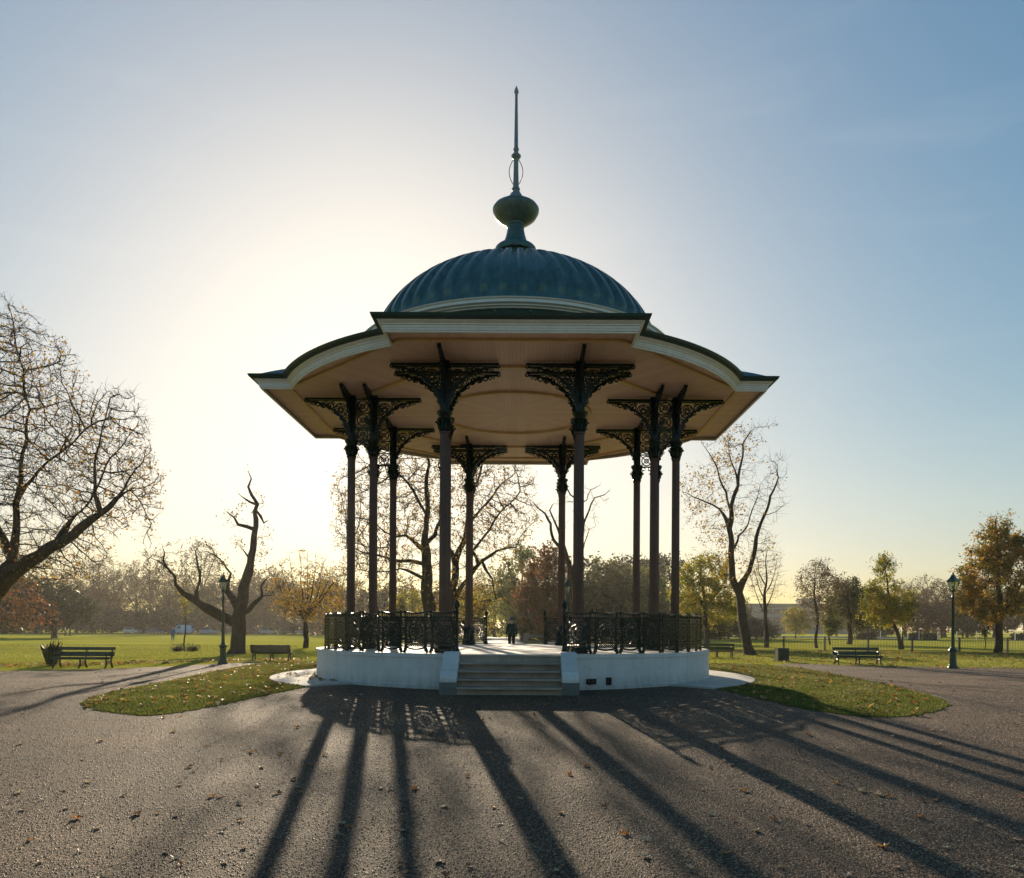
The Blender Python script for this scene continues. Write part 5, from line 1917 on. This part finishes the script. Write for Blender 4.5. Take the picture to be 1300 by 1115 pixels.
# ------------------------------------------------------------------ cars
def car_meshes(prof_low, prof_cab, W=1.72, wheel=.31, wb=(-1.3, 1.3), van=False):
    """side profiles (x, z); x forward"""
    body = MB()
    n = len(prof_low)
    hw = W / 2
    rows = [[(x, s * hw * k, z) for x, z in prof_low] for s, k in ((-1, .96), (-1, 1.0), (1, 1.0), (1, .96))]
    # body shell: cross sections across y with slightly tucked edges
    secs = []
    for y, sh in ((-hw, .94), (-hw * .93, 1.0), (hw * .93, 1.0), (hw, .94)):
        secs.append([(x * (1 if sh == 1 else .985), y, .62 + (z - .62) * (sh if z > .62 else 1)) for x, z in prof_low])
    vs = [v for s in secs for v in s]
    fs = []
    for j in range(3):
        for k in range(n):
            k2 = (k + 1) % n
            fs.append((j * n + k, j * n + k2, (j + 1) * n + k2, (j + 1) * n + k))
    fs.append(tuple(range(n)))
    fs.append(tuple(reversed(range(3 * n, 4 * n))))
    body.add(vs, fs)
    cab = MB()
    m = len(prof_cab)
    zb = min(z for _, z in prof_cab)
    zt = max(z for _, z in prof_cab)
    vs = []
    for s in (-1, 1):
        for x, z in prof_cab:
            vs.append((x, s * (hw * .94 - (z - zb) / (zt - zb) * (.08 if van else .17)), z))
    fs = [tuple(range(m)), tuple(reversed(range(m, 2 * m)))]
    for k in range(m):
        k2 = (k + 1) % m
        fs.append((k, k2, m + k2, m + k))
    cab.add(vs, fs)
    return body, cab


SAL_L = [(-2.1, .35), (-2.15, .6), (-2.1, .88), (-1.5, .95), (.9, .93), (1.6, .84), (2.05, .72), (2.15, .5), (2.1, .28), (-2.0, .26)]
SAL_C = [(-1.55, .93), (-.95, 1.36), (-.2, 1.44), (.35, 1.38), (1.0, .92)]
HAT_L = [(-1.85, .35), (-1.92, .6), (-1.86, .9), (-1.5, .96), (.75, .95), (1.35, .86), (1.75, .72), (1.86, .5), (1.8, .28), (-1.75, .26)]
HAT_C = [(-1.75, .93), (-1.45, 1.4), (-.6, 1.5), (.15, 1.44), (.85, .93)]
VAN_L = [(-2.4, .4), (-2.45, .7), (-2.4, 1.1), (1.1, 1.1), (1.9, 1.02), (2.35, .85), (2.42, .55), (2.38, .3), (-2.3, .28)]
VAN_C = [(-2.38, 1.08), (-2.3, 1.9), (-1.8, 2.05), (.5, 2.05), (.95, 1.92), (1.45, 1.08)]


def wheel_mesh(r):
    m = MB()
    m.lathe([(r * .62, -.1), (r * .95, -.1), (r, -.06), (r, .06), (r * .95, .1), (r * .62, .1), (r * .62, -.1)], 20)
    tm = m.mesh('tyre', M['tyre'], smooth=40)
    m = MB()
    m.lathe([(0, -.06), (r * .2, -.075), (r * .3, -.04), (r * .62, -.085), (r * .62, .085), (r * .3, .05), (0, .06)], 16)
    rm = m.mesh('rim', M['chrome'], smooth=40)
    return tm, rm


TY, RM = wheel_mesh(.31)
PAINT = {k: painted(k.replace(' ', '_') + '_car_paint', c, .25, metal=.2, var=.05, bump=0, coat=.6) for k, c in
         {'silver grey': (.5, .51, .52), 'dark blue': (.05, .08, .16), 'pale blue': (.25, .42, .65), 'grey blue': (.25, .34, .46), 'dark red': (.12, .03, .03), 'charcoal': (.05, .05, .055), 'black': (.015, .015, .017), 'white': (.7, .7, .7), 'mid grey': (.35, .35, .36)}.items()}
CM = {}


def car(label, px_, Z, kind, colour, rz):
    b = PX(px_, 803, Z)
    root = thing('parked_van' if kind == 'van' else 'parked_car', label, 'van' if kind == 'van' else 'car', (b.x, Z, 0.006), rz, 'cars parked along the road beyond the left lawn')
    if kind not in CM:
        lo, ca, van = {'saloon': (SAL_L, SAL_C, False), 'hatch': (HAT_L, HAT_C, False), 'van': (VAN_L, VAN_C, True)}[kind]
        bo, cb = car_meshes(lo, ca, 1.9 if van else 1.72, van=van)
        gl_ = MB()
        hw = (1.9 if van else 1.72) / 2
        zb, zt = min(z for _, z in ca), max(z for _, z in ca)
        cx_ = sum(x for x, _ in ca) / len(ca)
        for s in (-1, 1):
            q = []
            for x, z in ca:
                zz = zb + .05 + (z - zb) * .80
                xx = cx_ + (x - cx_) * .86
                if van:
                    xx = max(.1, xx)
                    zz = zb + .1 + (z - zb) * .7
                q.append((xx, s * (hw * .94 - (zz - zb) / (zt - zb) * (.08 if van else .17) + .006), zz))
            gl_.add(q, [tuple(range(len(q)))])
        f0, f1 = ca[-1], ca[-2]
        e = .02
        gl_.add([(f0[0] - .05 + e, -hw * .8, f0[1] + .06), (f0[0] - .05 + e, hw * .8, f0[1] + .06), (f1[0] + .07 + e, hw * .66, f1[1] - .05), (f1[0] + .07 + e, -hw * .66, f1[1] - .05)], [(0, 1, 2, 3)])
        r0_, r1_ = ca[0], ca[1]
        gl_.add([(r0_[0] + .12 - e - .06, -hw * .75, r0_[1] + .1), (r0_[0] + .06 - e, hw * .75, r0_[1] + .1), (r1_[0] - .06 - e, hw * .62, r1_[1] - .05), (r1_[0] - .06 - e, -hw * .62, r1_[1] - .05)], [(0, 1, 2, 3)])
        xf = max(x for x, _ in lo)
        hl = MB().box((0, 0, 0), (.08, .3, .14)).mesh('headlight', M['headlight'])
        CM[kind] = (bo.mesh('body', M['white']), cb.mesh('cabin', M['white']), gl_.mesh('window', M['window']), hl, xf, 1.45 if van else 1.25, hw)
    bo, cb, gl_, hl, xf, wbx, hw = CM[kind]
    for nm, me in (('body', bo), ('cabin', cb)):
        o = link(nm, me, root)
        o.material_slots[0].link = 'OBJECT'
        o.material_slots[0].material = PAINT[colour]
    link('window', gl_, root)
    for s in (-1, 1):
        link('headlight', hl, root, (xf - .05, s * (hw - .28), .62))
        for x in (-wbx, wbx):
            w = link('tyre', TY, root, (x, s * (hw - .12), .31))
            w.name = 'wheel'
            w.rotation_euler = (PI / 2, 0, 0)
            link('rim', RM, w)
    return root


car('black car cut by the left edge under the dark tree', 12, 168, 'saloon', 'black', PI)
car('silver grey rounded car, leftmost of the row beyond the lawn', 168, 180, 'hatch', 'silver grey', 0)
car('dark blue car with pale bonnet between the grey car and the blue van', 198, 181, 'saloon', 'dark blue', 0)
car('pale blue van parked beyond the lawn behind the walking person', 232, 178, 'van', 'pale blue', PI)
car('grey-blue car parked just right of the pale blue van', 266, 180, 'saloon', 'grey blue', 0)
car('dark car half hidden behind the lopped tree trunk', 292, 181, 'hatch', 'charcoal', 0)
car('dark red-brown car just right of the lopped tree trunk', 318, 179, 'saloon', 'dark red', 0)
car('silver grey car second to the right of the lopped tree trunk', 340, 180, 'hatch', 'mid grey', 0)
car('small charcoal car left of the fan-shaped tree trunk', 366, 181, 'hatch', 'charcoal', 0)
car('grey-blue car behind the fan-shaped tree trunk', 391, 180, 'saloon', 'grey blue', 0)
car('white car seen past the left end of the railing', 413, 182, 'saloon', 'white', 0)


# ------------------------------------------------------------------ people
def skin_mesh(name, verts, edges, radii, mat, root_i=0, sub=1):
    me = bpy.data.meshes.new(name + '_cage')
    me.from_pydata(verts, edges, [])
    o = bpy.data.objects.new(name + '_cage', me)
    C.objects.link(o)
    md = o.modifiers.new('skin', 'SKIN')
    md.use_smooth_shade = True
    for i, r in enumerate(radii):
        v = me.skin_vertices[0].data[i]
        v.radius = r if hasattr(r, '__len__') else (r, r)
        v.use_root = i == root_i
    sd = o.modifiers.new('sub', 'SUBSURF')
    sd.levels = sub
    sd.render_levels = sub
    dg = bpy.context.evaluated_depsgraph_get()
    m2 = bpy.data.meshes.new_from_object(o.evaluated_get(dg))
    m2.name = name
    bpy.data.objects.remove(o)
    m2.materials.clear()
    m2.materials.append(mat)
    m2.polygons.foreach_set('use_smooth', [True] * len(m2.polygons))
    return m2


def person(label, loc, rz, h, top, bottom, hair, stride=.12, arm=.06, coat_len=.5, hat=None):
    """standing / walking figure that faces local +y"""
    s = h / 1.75
    root = thing('person', label, 'person', loc, rz)
    V = [(0, 0, .98), (0, .01, 1.15), (0, .0, 1.34), (0, .0, 1.47), (0, .015, 1.54), (0, .02, 1.62), (0, .03, 1.69)]
    Rr = [(.15, .11), (.14, .105), (.145, .10), (.06, .06), (.052, .055), (.075, .088), (.06, .075)]
    Ed = [(0, 1), (1, 2), (2, 3), (3, 4), (4, 5), (5, 6)]
    hands = []
    for q in (-1, 1):
        i = len(V)
        sw = stride * q
        V += [(q * .10, 0, .90), (q * .10, sw * .55 + .03, .50), (q * .10, sw - .02, .09), (q * .11, sw + .14, .04)]
        Rr += [(.095, .1), (.062, .066), (.042, .046), (.04, .03)]
        Ed += [(0, i), (i, i + 1), (i + 1, i + 2), (i + 2, i + 3)]
        i = len(V)
        V += [(q * .165, 0, 1.36), (q * .24, -sw * arm * 2 - .02, 1.13), (q * .25, -sw * arm * 6 + .06, .90), (q * .25, -sw * arm * 6 + .09, .82)]
        Rr += [(.048, .05), (.042, .042), (.034, .034), (.034, .02)]
        Ed += [(2, i), (i, i + 1), (i + 1, i + 2), (i + 2, i + 3)]
        hx, hy = q * .25, -sw * arm * 6 + .09
        for k in range(4):
            j = len(V)
            y_ = hy - .028 + k * .019
            ln = (.06, .075, .07, .055)[k]
            V += [(hx, y_, .79), (hx - q * .012, y_ + .008, .79 - ln)]
            Rr += [.009, .007]
            Ed += [(i + 3, j), (j, j + 1)]
        j = len(V)
        V += [(hx - q * .02, hy + .04, .82), (hx - q * .03, hy + .055, .78)]
        Rr += [.011, .008]
        Ed += [(i + 3, j), (j, j + 1)]
    V = [tuple(c * s for c in v) for v in V]
    Rr = [tuple(c * s for c in (r if hasattr(r, '__len__') else (r, r))) for r in Rr]
    body = link('body', skin_mesh('body', V, Ed, Rr, M['skin']), root)
    # face: nose and ears belong to the head; eyes and mouth as small marks
    f = MB()
    f.tube([(0, .10 * s, 1.655 * s), (0, .128 * s, 1.615 * s)], [.01 * s, .016 * s], 6)
    for q in (-1, 1):
        f.tube([(q * .078 * s, .015 * s, 1.66 * s), (q * .088 * s, .01 * s, 1.63 * s), (q * .078 * s, .02 * s, 1.60 * s)], .012 * s, 5)
    f.build('face', M['skin'], root, smooth=60)
    e_ = MB()
    for q in (-1, 1):
        e_.lathe([(0, -.008 * s), (.01 * s, 0), (0, .008 * s)], 6, (q * .03 * s, .103 * s, 1.645 * s))
    e_.tube([(-.022 * s, .104 * s, 1.57 * s), (.022 * s, .104 * s, 1.57 * s)], .005 * s, 4)
    e_.build('eyes', M['hole'], root)
    # hair
    hm = MB()
    hm.lathe([(.088 * s, -.04 * s), (.098 * s, .03 * s), (.092 * s, .08 * s), (.06 * s, .125 * s), (0, .138 * s)], 16, (0, -.005 * s, 1.65 * s))
    hm.build('hair' if hat is None else 'hat', hair if hat is None else hat, root, smooth=60)
    # coat: torso shell and sleeves
    Vc = [(0, 0, 1.0), (0, .01, 1.16), (0, 0, 1.34), (0, 0.005, 1.49), (0, -.01, 1.0 - coat_len * .5)]
    Rc = [(.185, .145), (.165, .13), (.165, .13), (.105, .1), (.2, .16)]
    Ec = [(0, 1), (1, 2), (2, 3), (0, 4)]
    for q in (-1, 1):
        i = len(Vc)
        sw = stride * q
        Vc += [(q * .17, 0, 1.375), (q * .238, -sw * arm * 2 - .02, 1.13), (q * .25, -sw * arm * 6 + .06, .89)]
        Rc += [(.085, .085), (.066, .066), (.052, .052)]
        Ec += [(2, i), (i, i + 1), (i + 1, i + 2)]
    link('coat', skin_mesh('coat', [tuple(c * s for c in v) for v in Vc], Ec, [tuple(c * s for c in r) for r in Rc], top), root)
    # trousers and shoes
    Vt, Rt, Et = [(0, 0, .97)], [(.15, .12)], []
    for q in (-1, 1):
        i = len(Vt)
        sw = stride * q
        Vt += [(q * .10, 0, .88), (q * .10, sw * .55 + .03, .50), (q * .10, sw - .02, .10)]
        Rt += [(.11, .115), (.08, .085), (.068, .072)]
        Et += [(0, i), (i, i + 1), (i + 1, i + 2)]
    link('trousers', skin_mesh('trousers', [tuple(c * s for c in v) for v in Vt], Et, [tuple(c * s for c in r) for r in Rt], bottom), root)
    for q in (-1, 1):
        sw = stride * q
        m = MB()
        m.tube([(q * .105 * s, (sw - .07) * s, .05 * s), (q * .105 * s, (sw + .02) * s, .06 * s), (q * .11 * s, (sw + .12) * s, .045 * s), (q * .112 * s, (sw + .19) * s, .03 * s)], [.045 * s, .052 * s, .048 * s, .028 * s], 8)
        m.build('shoe', M['tyre'], root, smooth=60)
    return root


def cloth(name, c):
    return painted(name, c, .85, var=.2, scale=8, bump=.4, bscale=50, spec=.2)


b = PX(649.5, 818, 38.25)
person('person in dark green coat and blue cap leaving down the rear steps of the bandstand', (b.x, 38.25, .626), R(4), 1.72,
       cloth('dark_green_coat', (.02, .05, .045)), cloth('dark_trousers', (.022, .022, .024)), M['hair'], stride=.1, coat_len=.22, hat=cloth('blue_cap', (.09, .13, .25)))
b = G(219.5, 813.5)
person('person in blue clothes standing on the left lawn before the pale blue van', (b.x, b.y, 0), R(200), 1.74, cloth('blue_jacket', (.05, .12, .28)), cloth('blue_jeans', (.04, .1, .25)), M['hair'], stride=.08, coat_len=.3)
b = G(83, 807.5)
person('walker in a white top beside the dark tree across the left lawn', (b.x, b.y, 0), R(-60), 1.72, cloth('white_top', (.6, .6, .6)), cloth('black_trousers', (.02, .02, .022)), M['hair'], coat_len=.3)
b = G(89, 807.5)
person('walker in dark clothes beside the white-topped walker across the left lawn', (b.x, b.y, 0), R(-60), 1.75, cloth('dark_jacket', (.03, .035, .045)), cloth('grey_trousers', (.05, .05, .055)), M['hair'], coat_len=.3)
zc = 140.0
b = PX(958.5, 808, zc)
person('tiny far figure in red beyond the field, right of the tall half-bare trunk', (b.x, zc, 0), R(30), 1.75, cloth('red_jacket', (.45, .03, .03)), cloth('red_trousers', (.3, .03, .03)), M['hair'], coat_len=.3)
b = PX(940, 807, zc)
person('tiny far figure in a yellow top beyond the field, left of the tall half-bare trunk', (b.x, zc, 0), R(-40), 1.72, cloth('yellow_top', (.6, .45, .08)), cloth('navy_trousers', (.03, .04, .1)), M['hair'], coat_len=.3)
# slim sapling in its guard inside the right field
b = PX(1249, 821, 74.0)
px_tree('sapling', 'short young tree tied to a stake in the right field, left of the orange oak', 74.0,
        [[(1250, 821, .05), (1250, 810, .045), (1249.5, 800, .04), (1249, 796, .02)]], [(1249, 801, 3.5, 8, 1)], natt=60, step=.25, infl=2, kill=.3, twigs=3, twl=(.2, .4), twr=.01, leaf='darkleaf', nleaf=260, lsize=.16)


# ------------------------------------------------------------------ fallen leaves
def fallen_mesh(seed, mat):
    rs = np.random.default_rng(seed)
    lob = 5
    n = 40
    rim, mid = [], []
    for k in range(n):
        a = 2 * PI * k / n
        r = .5 + .33 * abs(math.cos(lob * a / 2)) ** 1.5 - (.25 if abs(a - PI) < .3 else 0) + rs.uniform(-.05, .05)
        curl = .28 + .18 * math.sin(2 * a + seed) + rs.uniform(-.05, .05)
        rim.append((r * math.cos(a), r * math.sin(a) * .82, .05 + curl * r * r))
        mid.append((.45 * r * math.cos(a), .45 * r * math.sin(a) * .82, .02 + .1 * math.sin(a * 3 + seed) * r))
    mb = MB()
    mb.add([(0, 0, .02)] + mid + rim, [(0, 1 + k, 1 + (k + 1) % n) for k in range(n)] + [(1 + k, 1 + n + k, 1 + n + (k + 1) % n, 1 + (k + 1) % n) for k in range(n)])
    mb.tube([(-.3, 0, .05), (-.7, .03, .12), (-.95, .1, .1)], .02, 4)
    return mb.mesh('fallen_leaf', mat, smooth=60)


def leaf_mat(name, c, c2):
    m, nt, b_ = new_mat(name)
    oi = node(nt, 'ShaderNodeObjectInfo')
    rp = ramp(nt, [(0, c), (1, c2)])
    nt.links.new(oi.outputs['Random'], rp.inputs['Fac'])
    nt.links.new(rp.outputs['Color'], b_.inputs['Base Color'])
    b_.inputs['Roughness'].default_value = .5
    tr = node(nt, 'ShaderNodeBsdfTranslucent')
    nt.links.new(rp.outputs['Color'], tr.inputs['Color'])
    mx = node(nt, 'ShaderNodeMixShader')
    mx.inputs[0].default_value = .4
    nt.links.new(b_.outputs[0], mx.inputs[1])
    nt.links.new(tr.outputs[0], mx.inputs[2])
    nt.links.new(mx.outputs[0], nt.nodes['Material Output'].inputs['Surface'])
    return m


LM = [('pale tan', leaf_mat('pale_dry_leaf', (.42, .33, .2), (.6, .5, .34))), ('orange', leaf_mat('orange_dry_leaf', (.4, .14, .03), (.5, .24, .05))), ('brown', leaf_mat('brown_dry_leaf', (.14, .07, .035), (.26, .15, .07)))]
FM = [[fallen_mesh(11 * j + i, m[1]) for i in range(4)] for j, m in enumerate(LM)]
kept = 0
tries = 0
while kept < 230 and tries < 5000:
    tries += 1
    Y = 7.5 * (33.0 / 7.5) ** (random.random() ** 1.1)
    X = random.uniform(-.68, .66) * Y
    pa = np.array([X]), np.array([Y])
    if inside(isl_l, *pa)[0] or inside(isl_r, *pa)[0] or math.hypot(X - BC.x, Y - BC.y) < 9.3:
        continue
    if not inside([(p[0], p[1]) for p in plaza], *pa)[0]:
        continue
    j = random.choices((0, 1, 2), (.5, .22, .28))[0]
    sc = random.uniform(.045, .095)
    o = link('fallen_leaf', FM[j][random.randrange(4)], None, (X, Y, float(gz(Y)) + .012), random.uniform(0, 2 * PI))
    o.rotation_euler = (random.uniform(-.25, .25), random.uniform(-.25, .25), random.uniform(0, 2 * PI))
    o.scale = (sc, sc, sc * random.uniform(.6, 1.5))
    tag(o, 'curled %s fallen leaf lying on the open gravel' % LM[j][0], 'leaf', 'fallen %s leaves on the gravel' % LM[j][0])
    kept += 1


# leaves scattered over the verges and lawn edges: more than anyone could count
def litter(name, label, poly, n, size, lift):
    p = scatter(poly, n)
    z = gz(p[:, 1]) + lift + rng.uniform(0, .03, n)
    pts = np.stack([p[:, 0], p[:, 1], z], 1)
    s = size * rng.uniform(.6, 1.4, n)
    a = rng.uniform(0, 2 * PI, n)
    tx = rng.normal(0, .35, n)
    V = []
    for (u, v, w) in ((-.5, 0, .1), (-.1, -.42, .28), (.5, -.05, .05), (0, .45, .3), (.05, 0, 0)):
        x = (u * np.cos(a) - v * np.sin(a)) * s
        y = (u * np.sin(a) + v * np.cos(a)) * s
        V.append(pts + np.stack([x, y, (w + tx * u) * s], 1))
    V = np.stack(V, 1).reshape(-1, 3)
    F = (np.arange(n)[:, None, None] * 5 + np.array([(0, 1, 4), (1, 2, 4), (2, 3, 4), (3, 0, 4)])[None]).reshape(-1, 3)
    o = link(name, np_mesh(name, V, [(F, 0)], [M['litter']]))
    return tag(o, label, 'leaves', kind='stuff')


M['litter'] = leafy('mixed_dry_leaf', [(0, (.14, .07, .03)), (.35, (.3, .13, .03)), (.6, (.45, .26, .06)), (1, (.55, .45, .28))], trans=.4)
litter('leaf_litter', 'orange and brown leaf litter on the left curved verge', isl_l, 420, .14, .03)
litter('leaf_litter', 'orange and brown leaf litter on the right curved verge', isl_r, 420, .14, .03)
edge_l = [(-34, 30.2), (-24, 32.6), (-20, 35), (-15.8, 38.8), (-12, 41.5), (-12, 44), (-16, 42.2), (-21, 38), (-26, 34.5), (-34, 32.5)]
litter('leaf_litter', 'dry leaf litter along the edge of the left lawn', edge_l, 900, .15, .02)
edge_r = [(12, 42), (15, 39.5), (22.7, 35.2), (34, 34.5), (34, 37), (40, 60), (26, 61), (15, 61), (12, 52)]
litter('leaf_litter', 'dry leaf litter on the right verge in front of the iron railing', edge_r, 1100, .16, .04)
strip = [(13, 61.2), (45, 58.5), (45, 60.3), (13, 62.8)]
litter('leaf_litter', 'brown leaves drifted along the foot of the iron railing', strip, 700, .17, .05)
random.seed(5)
ring_l = [(BC.x + r_ * math.cos(a_), BC.y + r_ * math.sin(a_)) for r_, a_ in ((9.2, 3.3), (7.6, 3.3), (7.6, 3.75), (9.2, 3.75))]
n = 45
aa = rng.uniform(3.2, 3.9, n)
rr = 7.55 + rng.uniform(0, 1, n) ** 2.2 * 1.4
pp = np.stack([BC.x + rr * np.cos(aa), BC.y + rr * np.sin(aa)], 1)
sc_old = scatter
scatter = lambda poly, k: pp
o = litter('leaf_litter', 'dry leaves blown against the left foot of the bandstand base', None, n, .13, .062)
scatter = sc_old

# ------------------------------------------------------------------ sky, sun, camera
SUN_AZ, SUN_EL = R(-10.1), R(17.0)
sdir = Vector((math.sin(SUN_AZ) * math.cos(SUN_EL), math.cos(SUN_AZ) * math.cos(SUN_EL), math.sin(SUN_EL)))
w = bpy.data.worlds.new('World')
bpy.context.scene.world = w
w.use_nodes = True
nt = w.node_tree
bg = nt.nodes['Background']
sky = node(nt, 'ShaderNodeTexSky')
sky.sky_type = 'NISHITA'
sky.sun_disc = False
sky.sun_elevation = SUN_EL
sky.sun_rotation = SUN_AZ
sky.altitude = 0
sky.air_density = 1.2
sky.dust_density = 1.3
sky.ozone_density = 3.0
# film-like shoulder for the very bright sky round the sun: c -> c / (1 + c / k), and a little more colour
hs = node(nt, 'ShaderNodeHueSaturation')
hs.inputs['Saturation'].default_value = 1.32
tint = node(nt, 'ShaderNodeVectorMath', operation='MULTIPLY')
tint.inputs[1].default_value = (1.04, 1.03, 0.985)
nt.links.new(sky.outputs['Color'], tint.inputs[0])
nt.links.new(tint.outputs['Vector'], hs.inputs['Color'])
dv = node(nt, 'ShaderNodeVectorMath', operation='MULTIPLY')
dv.inputs[1].default_value = (1 / 10.0, 1 / 9.6, 1 / 9.0)
nt.links.new(hs.outputs['Color'], dv.inputs[0])
ad = node(nt, 'ShaderNodeVectorMath', operation='ADD')
ad.inputs[1].default_value = (1, 1, 1)
nt.links.new(dv.outputs['Vector'], ad.inputs[0])
dd = node(nt, 'ShaderNodeVectorMath', operation='DIVIDE')
nt.links.new(hs.outputs['Color'], dd.inputs[0])
nt.links.new(ad.outputs['Vector'], dd.inputs[1])
# thin streaky cirrus
tcw = node(nt, 'ShaderNodeTexCoord')
mpw = node(nt, 'ShaderNodeMapping')
mpw.inputs['Scale'].default_value = (2.2, 2.2, 13.0)
mpw.inputs['Rotation'].default_value = (0.08, 0.05, 0.0)
nt.links.new(tcw.outputs['Generated'], mpw.inputs['Vector'])
nw = node(nt, 'ShaderNodeTexNoise')
nw.inputs['Scale'].default_value = 1.6
nw.inputs['Detail'].default_value = 9
nw.inputs['Roughness'].default_value = 0.6
nw.inputs['Distortion'].default_value = 0.5
nt.links.new(mpw.outputs['Vector'], nw.inputs['Vector'])
rw = ramp(nt, [(0.52, (0, 0, 0)), (0.82, (0.04, 0.04, 0.04))])
nt.links.new(nw.outputs['Fac'], rw.inputs['Fac'])
mw = node(nt, 'ShaderNodeMix', data_type='RGBA')
nt.links.new(rw.outputs['Color'], mw.inputs['Factor'])
nt.links.new(dd.outputs['Vector'], mw.inputs['A'])
mw.inputs['B'].default_value = (8.2, 7.9, 7.2, 1)
nt.links.new(mw.outputs['Result'], bg.inputs['Color'])
bg.inputs['Strength'].default_value = 0.099

# the air: thin autumn haze
hz = MB()
hz.box((0, 0, 12.0), (7200, 7200, 29.0))
hm_ = bpy.data.materials.new('autumn_haze')
hm_.use_nodes = True
hn = hm_.node_tree
hn.nodes.remove(hn.nodes['Principled BSDF'])
pv = node(hn, 'ShaderNodeVolumePrincipled')
pv.inputs['Color'].default_value = (0.96, 0.91, 0.82, 1)
pv.inputs['Density'].default_value = 0.00022
pv.inputs['Anisotropy'].default_value = 0.55
hn.links.new(pv.outputs['Volume'], hn.nodes['Material Output'].inputs['Volume'])
ho = hz.build('haze', hm_)
tag(ho, 'thin sunlit autumn haze over the whole common', 'haze', kind='stuff')
sl = bpy.data.lights.new('sun', 'SUN')
sl.energy = 5.0
sl.angle = R(0.53)
sl.color = (1.0, 0.83, 0.60)
so = bpy.data.objects.new('sun', sl)
C.objects.link(so)
so.rotation_euler = sdir.to_track_quat('Z', 'Y').to_euler()
so.location = (-20, 60, 60)

cam = bpy.data.cameras.new('camera')
co = bpy.data.objects.new('camera', cam)
C.objects.link(co)
co.location = (0, 0, EYE)
co.rotation_euler = (Matrix.Rotation(PI / 2, 3, 'X') @ Matrix.Rotation(ROLL, 3, 'Z')).to_euler()
cam.sensor_fit = 'HORIZONTAL'
cam.sensor_width = 36.0
cam.lens = 36.0 * F_PX / 1300.0
cam.shift_x = (650.0 - CX) / 1300.0
cam.shift_y = (CY - 557.5) / 1300.0
cam.clip_start = 0.1
cam.clip_end = 6000
sc = bpy.context.scene
sc.camera = co
sc.view_settings.view_transform = 'Standard'
sc.view_settings.look = 'None'
sc.view_settings.exposure = 0.78
sc.view_settings.gamma = 1.0
sc.view_settings.use_curve_mapping = False
sc.cycles.use_denoising = True
sc.cycles.max_bounces = 8
sc.cycles.diffuse_bounces = 4
sc.cycles.transparent_max_bounces = 8
